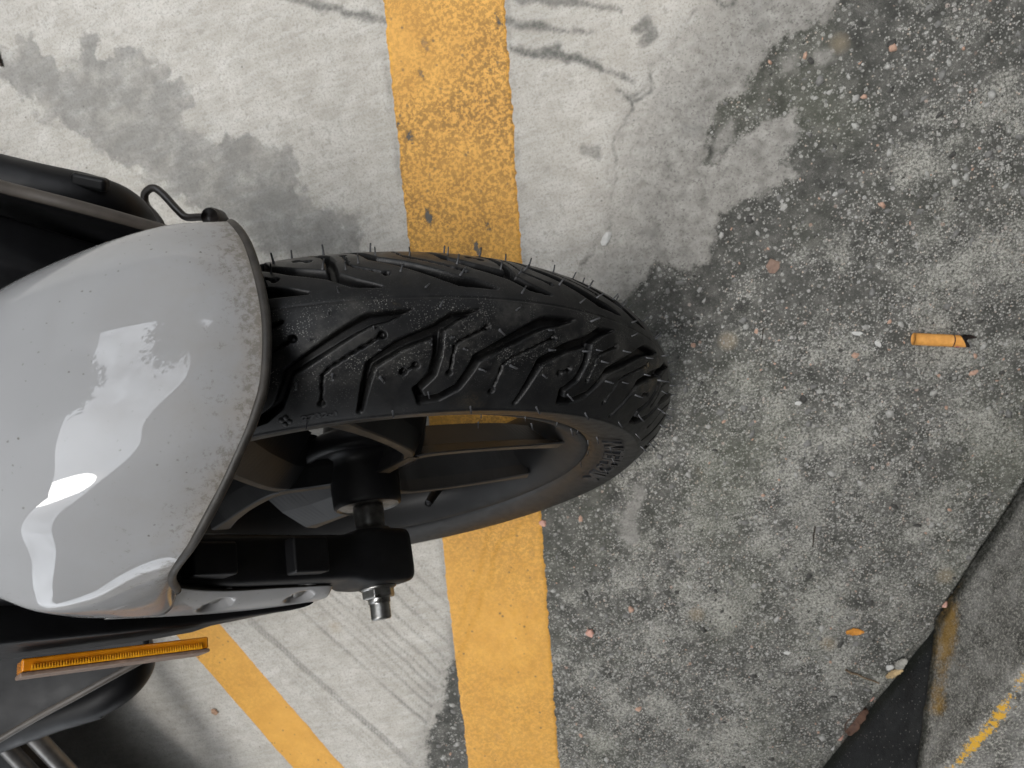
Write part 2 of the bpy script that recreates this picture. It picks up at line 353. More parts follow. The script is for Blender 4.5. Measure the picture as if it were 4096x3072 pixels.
    pit = t.math('MULTIPLY', pit, t.ramp(t.noise(c, 20, 3), [(.45, 0.0), (.6, 1.0)]))
    col = t.mix(pit, col, (.13, .125, .115))
    rust = t.ramp(t.voro(c, 9), [(.05, .30), (.11, 0.0)])
    col = t.mix(rust, col, (.38, .30, .20))
    hgt_ = t.math('ADD', t.math('MULTIPLY', fine, .6), t.math('MULTIPLY', vfine, .5))
    hh = t.math('ADD', t.math('MULTIPLY', hgt_, .7), t.math('MULTIPLY', med, .4))
    t.set(Base_Color=col, Roughness=.88, Specular_IOR_Level=.25, Normal=t.bump(hh, 1.0, .0012))
    return t.m
MG = ground_mat()
nx, ny = len(gx), len(gy)
Vg = np.stack([GX, GY, H], -1).reshape(-1, 3); Fg = grid_faces(nx, ny)
BIG = 40.0                                          # the sheet runs on to the horizon
ring = []; extra = []
cs = [(SX[0], SY[0]), (gx[-1], SY[0]), (gx[-1], gy[-1]), (SX[0], gy[-1])]
Vx = np.array([[-BIG, -BIG, -.003], [BIG, -BIG, -.003], [BIG, BIG, -.003], [-BIG, BIG, -.003]]); nb = len(Vg)
ci = [0, (nx - 1) * ny, nx * ny - 1, ny - 1]
Fx = np.array([[nb, nb + 1, ci[1], ci[0]], [nb + 1, nb + 2, ci[2], ci[1]], [nb + 2, nb + 3, ci[3], ci[2]], [nb + 3, nb, ci[0], ci[3]]])
ground = mesh_from('concrete_ground', np.vstack([Vg, Vx]), np.vstack([Fg, Fx]), MG)
tag(ground, 'pale smooth concrete floor breaking up into dark rough concrete', None, None, 'structure')
pad = lambda a, v: np.r_[a.ravel(), [v] * 4]
fattr(ground, 'sd_dark', pad(sd_dark, .05)); fattr(ground, 'sd_mid', pad(sd_mid, .05)); fattr(ground, 'sd_stain', pad(sd_stain, .05)); fattr(ground, 'sd_pale', pad(pale, .05))
fattr(ground, 'dirt', pad(np.clip(np.maximum.reduce([gstr, .85 * sstep(.0018, -.001, cr), .45 * np.exp(-(cr2 / .0014) ** 2) * np.clip(.3 + n1 * 1.5, 0, 1), .55 * seam]), 0, 1), 0))

# yellow paint
def paint_mat():
    t = NT('worn_yellow_paint'); c = t.coord()
    b = t.ramp(t.noise(c, 30, 5, .6), [(.3, (.56, .285, .050)), (.7, (.66, .350, .066))])
    grime = t.math('MULTIPLY', t.ramp(t.noise(c, 14, 6, .65), [(.30, .55), (.55, 1.0)]), t.ramp(t.noise(c, 270, 5, .8), [(.46, 0.0), (.53, 1.0)]))
    grime = t.math('MULTIPLY', grime, t.attr('wear'))
    b = t.mix(grime, b, (.135, .080, .034))
    strk = t.n('ShaderNodeMapping'); t.l(c, strk.inputs['Vector']); strk.inputs['Scale'].default_value = (1.6, .75, 1)
    v = t.voro(strk.outputs['Vector'], 27); edge = t.math('ADD', v, t.math('MULTIPLY', t.math('SUBTRACT', t.noise(c, 230, 4, .75), .5), .42))
    chip = t.math('MULTIPLY', t.ramp(edge, [(.13, 1.0), (.18, 0.0)]), t.ramp(t.attr('wear'), [(.35, 0.0), (.6, 1.0)]))
    b = t.mix(chip, b, (.085, .08, .07))
    sp = t.ramp(t.voro(c, 95), [(.10, .75), (.18, 0.0)]); sp = t.math('MULTIPLY', sp, t.ramp(t.noise(c, 35, 3), [(.46, 0.0), (.58, 1.0)]))
    b = t.mix(sp, b, (.12, .09, .05))
    h = t.math('ADD', t.noise(c, 500, 4, .7), t.math('MULTIPLY', chip, -1.2))
    t.set(Base_Color=b, Roughness=t.ramp(grime, [(0, .55), (1, .8)]), Specular_IOR_Level=.35, Normal=t.bump(h, .55, .0007))
    return t.m
MY = paint_mat()
def paint_strip(name, O, along, across, length0, length1, width, label, jit=.0016, wear=1.0):
    n_a = int((length1 - length0) / .0022); n_c = int(width / .0026)
    a = np.linspace(length0, length1, n_a); cc = np.linspace(0, 1, n_c)
    e0 = jit * vnoise(a * 160, a * 0 + 3, 21, 4) + .0012 * vnoise(a * 25, a * 0, 22, 3); e1 = width + jit * 1.3 * vnoise(a * 160, a * 0 + 9, 23, 4) + .0014 * vnoise(a * 25, a * 0, 24, 3)
    c = e0[:, None] * (1 - cc) + e1[:, None] * cc
    X = O[0] + a[:, None] * along[0] + c * across[0]; Y = O[1] + a[:, None] * along[1] + c * across[1]
    Z = hgt(X, Y) + .0011 + .0002 * vnoise(X * 200, Y * 200, 31, 2)
    Z[:, 0] -= .0016; Z[:, -1] -= .0016
    o = mesh_from(name, np.stack([X, Y, Z], -1).reshape(-1, 3), grid_faces(n_a, n_c), MY)
    wv = wear * np.clip(.62 + .8 * vnoise(X * 6, Y * 6, 33, 3), .15, 1) * (np.clip(.80 + .8 * (Y - .1), .58, 1) if wear > .9 else 1)
    fattr(o, 'wear', wv.ravel()); tag(o, label, None, None, 'structure'); return o
lim = sorted([float((gp((1500, -300))[0] - YO) @ ydir), float((gp((1880, 3500))[0] - YO) @ ydir)])
paint_strip('painted_line', YO, ydir, ynor, lim[0], lim[1], YW, 'broad worn yellow line running under the front wheel')
L2a = gp((724, 2564), (1171, 3072)); R2a = gp((846, 2476), (1395, 3072))
d2 = L2a[1] - L2a[0]; d2 /= np.linalg.norm(d2); n2v = np.array([-d2[1], d2[0]])
if (R2a[0] - L2a[0]) @ n2v < 0: n2v = -n2v
paint_strip('painted_line', L2a[0], d2, n2v, -.12, .45, float((R2a.mean(0) - L2a[0]) @ n2v), 'narrower cleaner yellow line slanting away beside the scooter', .0006, .35)

# ------------------------------------------------------------------ kerb
def kerb_mat():
    t = NT('old_striped_kerb'); c = t.coord()
    b = t.ramp(t.noise(c, 45, 5, .7), [(.34, (.085, .082, .074)), (.5, (.20, .195, .18)), (.66, (.33, .32, .30))])
    b = t.mix(t.ramp(t.noise(c, 420, 4, .8), [(.50, 0.0), (.60, .85)]), b, (.55, .53, .47))
    b = t.mix(t.ramp(t.noise(c, 520, 4, .8), [(.36, .85), (.47, 0.0)]), b, (.045, .044, .04))
    f = t.math('ADD', t.noise(c, 26, 5, .7), t.math('MULTIPLY', t.attr('yellow'), .50))
    f = t.math('ADD', f, t.math('MULTIPLY', t.math('SUBTRACT', t.noise(c, 500, 3, .7), .5), .35))
    b = t.mix(t.ramp(f, [(.70, 0.0), (.92, .75)]), b, (.36, .20, .025))
    f2 = t.math('ADD', t.attr('arris'), t.math('MULTIPLY', t.math('SUBTRACT', t.noise(c, 150, 5, .85), .5), 2.4))
    b = t.mix(t.ramp(f2, [(.62, 0.0), (.70, 1.0)]), b, (.70, .40, .05))
    blk = t.ramp(t.noise(c, 30, 4, .7), [(.3, (.020, .021, .022)), (.7, (.042, .044, .046))])
    blk = t.mix(t.ramp(t.noise(c, 18, 5, .7), [(.50, 0.0), (.70, .45)]), blk, (.085, .085, .083))
    blk = t.mix(t.ramp(t.voro(c, 210), [(.10, .85), (.16, 0.0)]), blk, (.33, .32, .29))
    b = t.mix(t.attr('black'), b, blk)
    ms = t.math('MULTIPLY', t.attr('moss_gap'), t.ramp(t.noise(c, 260, 4, .75), [(.3, .35), (.6, 1.0)]))
    b = t.mix(ms, b, (.020, .022, .016))
    t.set(Base_Color=b, Roughness=t.ramp(t.attr('black'), [(0, .9), (1, .6)]), Specular_IOR_Level=.25, Normal=t.bump(t.math('ADD', t.noise(c, 600, 3, .7), t.noise(c, 160, 3, .7)), .7, .0010))
    return t.m
MK = kerb_mat()
K0, K1, K2 = G(4096, 1980)[:2], G(3730, 2540)[:2], G(3300, 3072)[:2]
kd = (K0 - K1) / np.linalg.norm(K0 - K1); kn = np.array([kd[1], -kd[0]])
if (np.array([.9, -.9]) @ kn) < 0: kn = -kn
KH = .128
def kerb():
    e2 = (K2 - K1) / np.linalg.norm(K2 - K1)
    a = np.arange(-.62, .62, .0030); na = len(a)               # along the foot, 0 at the foot of the stripe, positive towards the far end
    base = np.where((a < 0)[:, None], K1 - a[:, None] * kd, K1 + a[:, None] * e2)
    prof = [(.004 * z / KH, z) for z in np.linspace(-.008, KH - .010, 46)]
    prof += [(.004 + .010 * (1 - math.cos(q)), KH - .010 + .010 * math.sin(q)) for q in np.linspace(0, math.pi / 2, 7)[1:]]
    prof += [(.014 + q, KH) for q in np.linspace(.003, .26, 70)] + [(.275, -.008)]
    P = np.array(prof); m = len(P)
    AA = np.repeat(a[:, None], m, 1); ZZ = np.repeat(P[:, 1][None], na, 0); SS = np.repeat(np.arange(m)[None] * .0028, na, 0)
    e = AA - 1.02 * ZZ + .0035 * vnoise(AA * 40, ZZ * 40, 61, 3)          # >0 : inside the black stripe
    blk = sstep(-.0005, .0022, e) * (ZZ < KH + .001)
    dn = .0012 * vnoise(AA * 70, SS * 70, 62, 4) + .0018 * vnoise(AA * 14, SS * 14, 63, 3)
    proud = .0035 * sstep(-.006, .004, e) - dn * (1 - .7 * blk)
    X = base[:, 0][:, None] + (P[:, 0][None] + proud) * kn[0]; Y = base[:, 1][:, None] + (P[:, 0][None] + proud) * kn[1]; Z = ZZ + np.where(np.arange(m)[None] > 50, .7 * dn, 0)
    V = np.stack([X, Y, Z], -1).reshape(-1, 3); Fq = [list(f) for f in grid_faces(na, m)] + [list(range(m)), [(na - 1) * m + i for i in range(m)][::-1]]
    o = mesh_from('kerb', V, Fq, MK); tag(o, 'old concrete kerb with a black diagonal stripe and flaking yellow paint', 'kerb')
    idx = np.arange(m)[None]
    arr = np.exp(-((idx - 49) / 3.0) ** 2) * (.66 + .40 * vnoise(AA * 24, SS * 0, 77, 3)) * (1 - blk)
    yel = np.clip(1 - np.abs(e + .034) / .060, 0, 1) * np.clip(1.15 - ZZ / .11, 0, 1)
    moss_gap = np.maximum(np.exp(-((e + .007) / .0080) ** 4) * .95, .95 * np.exp(-(np.maximum(ZZ, 0) / .0055) ** 2))  # mossy strip by the stripe, plus the joint's shade painted along the foot
    for k_, v_ in (('arris', arr), ('yellow', yel), ('moss_gap', np.clip(moss_gap, 0, 1)), ('black', blk)): fattr(o, k_, (v_ + 0 * AA).ravel())
kerb()

# ------------------------------------------------------------------ canopy overhead and the building opposite, both above the frame
MCE = simple('ceiling_concrete', (.24, .238, .23), .85, 0, .3, .1, 3, 0); MBW = simple('building_render', (.20, .198, .19), .85, 0, .3, .12, 2, 0)
def prism(name, poly, z0, z1, mat):
    n = len(poly); V = [(x, y, z0) for x, y in poly] + [(x, y, z1) for x, y in poly]
    F = [list(range(n))[::-1], list(range(n, 2 * n))] + [[i, (i + 1) % n, n + (i + 1) % n, n + i] for i in range(n)]
    return tag(mesh_from(name, V, F, mat, None, False), None, None, None, 'structure')
fc = np.array([.01, .245]); cd_ = np.array([.72, 1.0]) / math.hypot(.72, 1); cn_ = np.array([cd_[1], -cd_[0]])
e0 = fc + np.array([-.04, 0])
prism('canopy_roof', [tuple(e0 - cd_ * 12), tuple(e0 + cn_ * 7 - cd_ * 12), tuple(e0 + cn_ * 7 + cd_ * 12), tuple(e0 + cd_ * 12)], 2.8, 3.05, MCE)
prism('side_light_block', [tuple(e0 + cn_ * 6.6 - cd_ * 12), tuple(e0 + cn_ * 6.8 - cd_ * 12), tuple(e0 + cn_ * 6.8 + cd_ * 12), tuple(e0 + cn_ * 6.6 + cd_ * 12)], 0, 2.795, MBW)  # added unseen wall, blocks side light so the sky strip stands out
bc = fc + np.array([-2.55, .85])                                        # corner of the building across the lane
prism('building', [tuple(bc), tuple(bc + np.array([0, 14])), tuple(bc + np.array([-9, 14])), tuple(bc - cd_ * 14 + np.array([-9, 0])), tuple(bc - cd_ * 14)], 0, 9.2, MBW)
prism('far_sky_block', [(-2.0, 9.5), (12, 9.5), (12, 12), (-2.0, 12)], 0, 4.6, MBW)  # added unseen block, closes off the low sky at the far end

MLF = simple('leaf_green', (.055, .075, .030), .6, 0, .3, .4, 2, 0); MTRK = simple('bark', (.10, .08, .06), .9, 0, .2, .3, 8, 0)
def tree(x, y, h, rad, seed, label):
    r = np.random.default_rng(seed); root = bpy.data.objects.new('tree', None); COL.objects.link(root); root.location = (x, y, 0); tag(root, label, 'tree', 'trees over the lane')
    V, F = tube_geo(np.array([[0, 0, 0], [.05, .03, h * .35], [-.06, .05, h * .7], [.02, 0, h]]), [.16, .13, .09, .04], 10); mesh_from('trunk', V, F, MTRK, root)
    cl = r.normal(0, 1, (46, 3)); cl /= np.linalg.norm(cl, axis=1)[:, None]; cl *= (rad * r.random((46, 1)) ** .4); cl[:, 2] *= .75; cl[:, 2] += h
    N = 5200; ctr = cl[r.integers(0, 46, N)] + r.normal(0, rad * .17, (N, 3)); a = r.normal(0, 1, (N, 3)); a /= np.linalg.norm(a, axis=1)[:, None]; b = np.cross(a, r.normal(0, 1, (N, 3))); b /= np.linalg.norm(b, axis=1)[:, None]
    L_ = .09 + .07 * r.random((N, 1)); V = np.stack([ctr - a * L_, ctr + b * L_ * .45, ctr + a * L_, ctr - b * L_ * .45], 1).reshape(-1, 3)
    mesh_from('crown', V, np.arange(N * 4).reshape(-1, 4), MLF, root, False)
tree(-1.75, 4.1, 4.0, 1.15, 3, 'leafy tree mirrored along the upper edge of the bright fender reflection')
tree(2.3, 5.6, 3.9, 1.5, 4, 'leafy tree mirrored at the tip of the bright fender reflection')

# ------------------------------------------------------------------ scooter materials
def rubber_mat():
    t = NT('tyre_rubber'); c = t.coord()
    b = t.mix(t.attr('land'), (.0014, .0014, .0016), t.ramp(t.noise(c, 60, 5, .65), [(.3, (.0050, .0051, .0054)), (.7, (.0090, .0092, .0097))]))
    dust = t.math('MULTIPLY', t.ramp(t.voro(c, 950), [(.16, .5), (.34, 0.0)]), t.ramp(t.noise(c, 55, 5, .75), [(.46, 0.0), (.64, 1.0)]))
    dust = t.math('MULTIPLY', dust, t.attr('dusty'))
    b = t.mix(dust, b, (.34, .335, .31))
    film = t.math('MULTIPLY', t.ramp(t.noise(c, 45, 6, .75), [(.48, 0.0), (.74, .16)]), t.attr('dusty'))
    b = t.mix(film, b, (.22, .21, .19))
    tan = t.math('MULTIPLY', t.ramp(t.noise(c, 17, 5, .6), [(.63, 0.0), (.74, .45)]), t.ramp(t.noise(c, 800, 3, .7), [(.45, 0.0), (.6, 1.0)]))
    b = t.mix(t.math('MULTIPLY', tan, t.attr('dusty')), b, (.30, .22, .11))
    b = t.mix(t.math('MULTIPLY', t.attr('wall'), .6), b, (.0085, .0082, .0078))
    t.set(Base_Color=b, Roughness=t.ramp(t.noise(c, 130, 4), [(.3, .34), (.7, .50)]), Specular_IOR_Level=.20, Normal=t.bump(t.noise(c, 1500, 3, .6), .18, .0004))
    return t.m
MR = rubber_mat()
def fender_mat():
    t = NT('dirty_grey_paint'); c = t.coord()
    b = t.mix(t.ramp(t.noise(c, 9, 3), [(.3, 0.0), (.7, 1.0)]), (.250, .252, .258), (.272, .275, .281))
    lip = t.attr('lip')                              # metres from the front lip
    near = t.ramp(t.math('MULTIPLY', lip, 10.0), [(0.0, 1.25), (.07, .95), (.16, .55), (.40, .32), (.80, .10), (1.0, .04)])
    sp = t.math('ADD', t.noise(c, 260, 6, .8), t.math('MULTIPLY', near, .24))
    sp = t.math('ADD', sp, t.math('MULTIPLY', t.math('SUBTRACT', t.noise(c, 28, 4, .6), .5), .42))
    grime = t.ramp(sp, [(.70, 0.0), (.82, .62)])
    film = t.math('MULTIPLY', near, t.ramp(t.noise(c, 40, 6, .7), [(.35, 0.15), (.7, .75)]))
    b = t.mix(film, b, (.20, .175, .145))
    b = t.mix(grime, b, (.105, .092, .075))
    dots = t.math('MULTIPLY', t.ramp(t.math('ADD', t.voro(c, 210), t.math('MULTIPLY', t.math('SUBTRACT', t.noise(c, 700, 3, .7), .5), .35)), [(.05, .85), (.13, 0.0)]), t.ramp(t.noise(c, 24, 4, .6), [(.48, 0.0), (.62, 1.0)]))
    b = t.mix(dots, b, (.09, .085, .075))
    dm = t.math('MAXIMUM', t.math('MULTIPLY', grime, 1.0), t.math('MULTIPLY', film, .9))
    t.set(Base_Color=b, Roughness=.6, Specular_IOR_Level=.08, Coat_Weight=t.ramp(dm, [(0, 1.0), (.6, .15)]), Coat_Roughness=t.ramp(t.noise(c, 60, 3), [(.3, .012), (.8, .035)]), Coat_IOR=1.55)
    t.set(Normal=t.bump(t.noise(c, 900, 3), .03, .0003))
    return t.m
MF = fender_mat()
MBP = simple('black_plastic', (.0045, .0045, .0052), .50, 0, .22, .3, 80, .12)
MBG = simple('gloss_black', (.008, .008, .010), .16, 0, .5, .2, 60, .03)
MAL = simple('black_alloy', (.018, .018, .019), .30, 0, .5, .3, 90, .1)
def rim_mat(name, dust, amt):
    t = NT(name); c = t.coord()
    b = t.ramp(t.noise(c, 60, 5, .6), [(.3, (.0035, .0035, .0038)), (.7, (.0075, .0075, .0078))])
    geo = t.n('ShaderNodeNewGeometry'); vd = t.n('ShaderNodeVectorMath', operation='DOT_PRODUCT'); t.l(geo.outputs['Normal'], vd.inputs[0]); vd.inputs[1].default_value = (0, -.836, .548)
    d = t.math('MULTIPLY', t.ramp(t.noise(c, 45, 4, .7), [(.30, .25), (.65, 1.0)]), t.ramp(vd.outputs['Value'], [(.955 if amt > .7 else .55, 0.0), (.985 if amt > .7 else .97, amt)]))
    b = t.mix(d, b, dust)
    t.set(Base_Color=b, Roughness=t.ramp(d, [(0, .46), (.5, .75)]), Specular_IOR_Level=.22, Normal=t.bump(t.noise(c, 500, 3), .08, .0004)); return t.m
MRI = rim_mat('dusty_black_alloy', (.085, .062, .038), .85); MRG = rim_mat('scuffed_black_rim', (.020, .020, .0195), .6)
MST = simple('bright_steel', (.27, .265, .255), .34, 1.0, .5, .25, 200, .12)
MSP = simple('satin_pipe', (.16, .155, .15), .4, .8, .5, .2, 60, .1)
MSD = simple('dull_steel', (.16, .155, .145), .45, .9, .5, .4, 150, .25)
MTR = simple('grimy_trim', (.022, .019, .016), .55, 0, .4, .55, 130, .25)
MGT = simple('grey_brown_edge', (.052, .044, .037), .5, 0, .4, .3, 60, .15)
MRB = simple('rusty_black_rod', (.014, .010, .008), .42, 0, .5, .5, 90, .2)
def amber_mat():
    t = NT('amber_lens'); c = t.coord()
    t.set(Base_Color=t.ramp(t.noise(c, 90, 4), [(.3, (.72, .22, .006)), (.7, (.88, .33, .012))]), Roughness=.14, Transmission_Weight=.3, IOR=1.49, Specular_IOR_Level=.5); return t.m
MAM = amber_mat()
MAB = simple('amber_prism', (.90, .35, .015), .18, 0, .5, .35, 260, .2)
MPK = simple('scuffed_lens_edge', (.17, .115, .085), .5, 0, .4, .35, 160, .3)

scooter = bpy.data.objects.new('scooter', None); COL.objects.link(scooter)
tag(scooter, 'scooter front end with dirty light grey fender and new black tyre', 'scooter')
scooter.empty_display_size = .1

# ------------------------------------------------------------------ tyre
R0, WS, RS, AA = .258, .0503, .2194, 1.0910342800
T_ = np.linspace(-1, 1, 4001)
def prof(t): return -WS * np.sin(t * AA) / math.sin(AA), RS + (R0 - RS) * (np.cos(t * AA) - math.cos(AA)) / (1 - math.cos(AA))
py, pr = prof(T_); arc = np.r_[0, np.cumsum(np.hypot(np.diff(py), np.diff(pr)))]; arc -= arc[-1] / 2; HALF = arc[-1]
def tread_pt(u): t = np.interp(u, arc, T_); return prof(t)     # u in metres, positive on the bike's right
def tread_n(u):
    y0, r0 = tread_pt(u - 1e-4); y1, r1 = tread_pt(u + 1e-4); ty, tr = y1 - y0, r1 - r0; L = np.hypot(ty, tr); return (tr / L, -ty / L)   # (ny, nr)
PER = 22.5
def deg2s(th): return math.radians(th) * .246
gA = [(55.7, 49.5, 2.6), (54.9, 57.6, 3.1), (52.6, 56.2, 3.0), (50.2, 50.0, 2.9), (48.9, 40.5, 3.0), (48.1, 33.2, 3.3), (44.5, 24.9, 3.8), (40.2, 14.6, 4.2), (38.3, 10.8, 4.3), (36.3, 9.6, 3.6), (33.4, 6.9, .8)]
gB = [(63.0, 60.5, 2.2), (62.0, 44.0, 2.9), (61.2, 34.0, 3.4), (57.6, 24.9, 3.8), (53.4, 18.0, 4.0), (50.9, 10.8, 3.6), (47.8, 7.2, .9)]
gC = [(53.0, 19.0, 3.3), (53.2, 31.2, 3.1), (53.8, 41.5, 3.0), (55.5, 49.5, 2.8)]
s1 = [(45.1, 52.5), (44.4, 36.6), (43.4, 33.0), (37.1, 19.3)]; s2 = [(51.6, 41.1), (51.1, 26.6), (50.5, 23.8), (46.9, 16.5)]; dd = [(57.4, 39.1), (55.9, 36.1)]
def tread_depth(TH, U):
    """TH degrees, U mm (positive right). Groove depth in metres on the right half."""
    dep = np.zeros(TH.shape); S_ = np.radians(TH) * 246.0
    k0 = math.floor((TH.min() - 70) / PER); k1 = math.ceil((TH.max() - 30) / PER)
    for k in range(k0, k1 + 1):
        o = k * PER
        sel = (TH > 30 + o) & (TH < 66 + o) & (U > 0)
        if not sel.any(): continue
        s, u = S_[sel], U[sel]; d = np.zeros(s.shape)
        for gr in (gA, gB, gC):
            P = np.array([(math.radians(a + o) * 246.0, b) for a, b, c in gr]); q = line_d(s, u, P, [c * .88 for a, b, c in gr])
            d = np.maximum(d, .0060 * sstep(.25, -1.5, q))
        for sp_, rad in ((s1, 1.9), (s2, 1.7), (dd, 2.0)):
            P = np.array([(math.radians(a + o) * 246.0, b) for a, b in sp_]); q = line_d(s, u, P)
            if len(sp_) > 2:
                along = (s * .8 + u * .6); zig = .32 * np.sign(np.sin(along * 1.25))
                d = np.maximum(d, .0032 * sstep(.72, .22, np.abs(q) - .45 * np.maximum(zig, 0) * 2))
            else: d = np.maximum(d, .0028 * sstep(.9, .4, q))
            for e in (P[0], P[-1]): d = np.maximum(d, .0036 * sstep(rad + .35, rad - .45, np.hypot(s - e[0], u - e[1])))
        dep[sel] = np.maximum(dep[sel], d)
    return dep
fine = np.arange(-42, 97, .14); coarse = np.arange(97, 318 - .7, 1.4)
THd = np.r_[fine, coarse]; nth = len(THd)
us = np.linspace(-HALF, HALF, 233); side_prof = [(.0498, .2165), (.0484, .2105), (.0466, .2040), (.0444, .1980), (.0421, .1925), (.0400, .1880), (.0384, .1850), (.0366, .1830), (.034, .180)]
TT, UU = np.meshgrid(THd, us * 1000, indexing='ij')
dep = np.where(UU >= 0, tread_depth(TT, UU), 0.0)
dep = np.maximum(dep, tread_depth(TT - 11.25, -UU))
dep = dep + .00055 * np.exp(-(UU / .32) ** 2) - .0004 * np.exp(-((np.abs(UU) - HALF * 1000 + .9) / .5) ** 2)
ty, tr = tread_pt(us); ny_, nr_ = tread_n(us)
sg = np.where(nr_ >= 0, 1, -1)
# make the profile normals point outwards
flip = np.where((nr_ * (tr - .2) + ny_ * ty) < 0, -1, 1); ny_, nr_ = ny_ * flip, nr_ * flip
Yt = ty[None] - dep * ny_[None]; Rt = tr[None] - dep * nr_[None]
lef = np.array(side_prof)[::-1]; Ls = np.repeat(lef[None], nth, 0)
rightp = np.array(side_prof); Rs_ = np.repeat(rightp[None], nth, 0)
Yall = np.hstack([Ls[..., 0], Yt, -Rs_[..., 0]]); Rall = np.hstack([Ls[..., 1], Rt, Rs_[..., 1]])
thr = np.radians(THd)[:, None]
Vt = np.stack([Rall * np.cos(thr), Yall, Rall * np.sin(thr)], -1).reshape(-1, 3)
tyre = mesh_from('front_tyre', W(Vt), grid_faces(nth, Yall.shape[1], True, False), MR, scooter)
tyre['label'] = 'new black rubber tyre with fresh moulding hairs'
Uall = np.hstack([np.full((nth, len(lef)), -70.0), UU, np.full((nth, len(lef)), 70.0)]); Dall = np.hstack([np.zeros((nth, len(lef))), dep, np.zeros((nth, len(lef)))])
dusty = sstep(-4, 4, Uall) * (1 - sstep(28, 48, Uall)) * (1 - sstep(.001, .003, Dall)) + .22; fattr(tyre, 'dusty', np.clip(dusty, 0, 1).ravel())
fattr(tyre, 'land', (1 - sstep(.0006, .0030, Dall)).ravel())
fattr(tyre, 'wall', sstep(66.5, 69, np.abs(Uall)).ravel())
# moulding hairs: one small mesh, one object each
hv, hf = tube_geo(np.array([[0, 0, -.0006], [0, 0, .0005], [0, 0, .0026], [.00025, 0, .0055]]), [.0010, .00064, .00052, .00046], 7)
hair_me = bpy.data.meshes.new('rubber_hair'); hair_me.from_pydata([tuple(map(float, v)) for v in hv], [], [tuple(map(int, f)) for f in hf]); hair_me.polygons.foreach_set('use_smooth', [True] * len(hair_me.polygons)); hair_me.materials.append(simple('fresh_rubber_hair', (.050, .051, .054), .45, 0, .5, .2, 300, 0)); hair_me.update()
nib_r = [(65.2, 5.9), (52.6, 5.4), (60.4, 15.5), (67.7, 17.9), (60.1, 26.5), (54.1, 24.4), (51.5, 22.0), (49.9, 28.0), (65.7, 36.8), (60.2, 41.3), (47.5, 39.1), (54.1, 52.2), (58.7, 63.2), (47.5, 63.6)]
def put_hair(th, y, r, ny, nr, scl=1.0):
    o = bpy.data.objects.new('rubber_hair', hair_me); COL.objects.link(o); o.parent = tyre
    t = math.radians(th); pos = W([r * math.cos(t), y, r * math.sin(t)])[0]
    nl = np.array([nr * math.cos(t), ny, nr * math.sin(t)]); nw = LM @ nl
    nw = nw + rng.normal(0, .12, 3)
    q = Vector(nw).to_track_quat('Z', 'Y'); o.matrix_basis = Matrix.Translation(pos) @ q.to_matrix().to_4x4() @ Matrix.Rotation(random.uniform(0, 6.28), 4, 'Z') @ Matrix.Scale(scl * random.uniform(.8, 1.12), 4)
for k in range(-5, 2):
    for th, u in nib_r:
        for sgn, off in ((1, 0), (-1, 11.25)):
            tt = th + k * PER + off
            if -32 < tt < 84:
                a, b = tread_pt(np.array([sgn * u / 1000])); i = np.interp(sgn * u / 1000, us, np.arange(len(us))); j = int(round(i))
                put_hair(tt, float(a[0]), float(b[0]), ny_[j], nr_[j], 1.0)
for th in np.arange(-28, 40, 11.25): put_hair(th + 4, -.0505, .2005, -.95, .2, .8); put_hair(th, -.0375, .1842, -.8, -.3, .8)
# raised lettering
def arc_text(name, body, r_base, height, th0, th1, yfun, parent, mat, raise_=.0006, up=-1):
    cu = bpy.data.curves.new(name, 'FONT'); cu.body = body; cu.size = 1.0; cu.resolution_u = 3; cu.extrude = .5; cu.offset = .02
    tmp = bpy.data.objects.new(name, cu); COL.objects.link(tmp)
    dg = bpy.context.evaluated_depsgraph_get(); me = bpy.data.meshes.new_from_object(tmp.evaluated_get(dg))
    bpy.data.objects.remove(tmp); bpy.data.curves.remove(cu)
    n = len(me.vertices); co = np.empty(n * 3); me.vertices.foreach_get('co', co); co = co.reshape(-1, 3)
    x = (co[:, 0] - co[:, 0].min()) / np.ptp(co[:, 0]); yv = co[:, 1] / max(co[:, 1].max(), 1e-6); zt = co[:, 2] / np.abs(co[:, 2]).max()
    th = np.radians(th0 + (th1 - th0) * x); r = r_base + up * yv * height
    yy = -(yfun(r) + raise_ * zt)
    L = np.stack([r * np.cos(th), yy, r * np.sin(th)], -1)
    me.vertices.foreach_set('co', W(L).astype(np.float32).ravel()); me.materials.append(mat); me.update()
    o = bpy.data.objects.new(name, me); COL.objects.link(o); o.parent = parent; return o
sp_arr = np.array(side_prof); sw = lambda r: np.interp(r, sp_arr[::-1, 1], sp_arr[::-1, 0])
MLT = simple('raised_rubber_lettering', (.0085, .0088, .0098), .45, 0, .4, .2, 200, .1)
tb, rb_ = np.meshgrid(np.radians(np.linspace(-39.5, 1.0, 60)), np.linspace(.1932, .2108, 12), indexing='ij')
Vb = np.stack([rb_ * np.cos(tb), -(sw(rb_) + .0004), rb_ * np.sin(tb)], -1).reshape(-1, 3)
mesh_from('lettering_band', W(Vb), grid_faces(60, 12), simple('dark_band', (.0022, .0026, .0042), .42, 0, .3, .2, 200, .1), tyre)
arc_text('raised_lettering', 'MICHELIN', .2090, .0140, -37, -1.5, sw, tyre, MLT, .0019)
def shoulder_y(r): return np.interp(r, pr[T_ >= 0][::-1], -py[T_ >= 0][::-1])
arc_text('moulded_number', '2732-1', .2250, .0026, 70.5, 66.0, shoulder_y, tyre, MLT, .0005, 1)
V = []; Fe = []
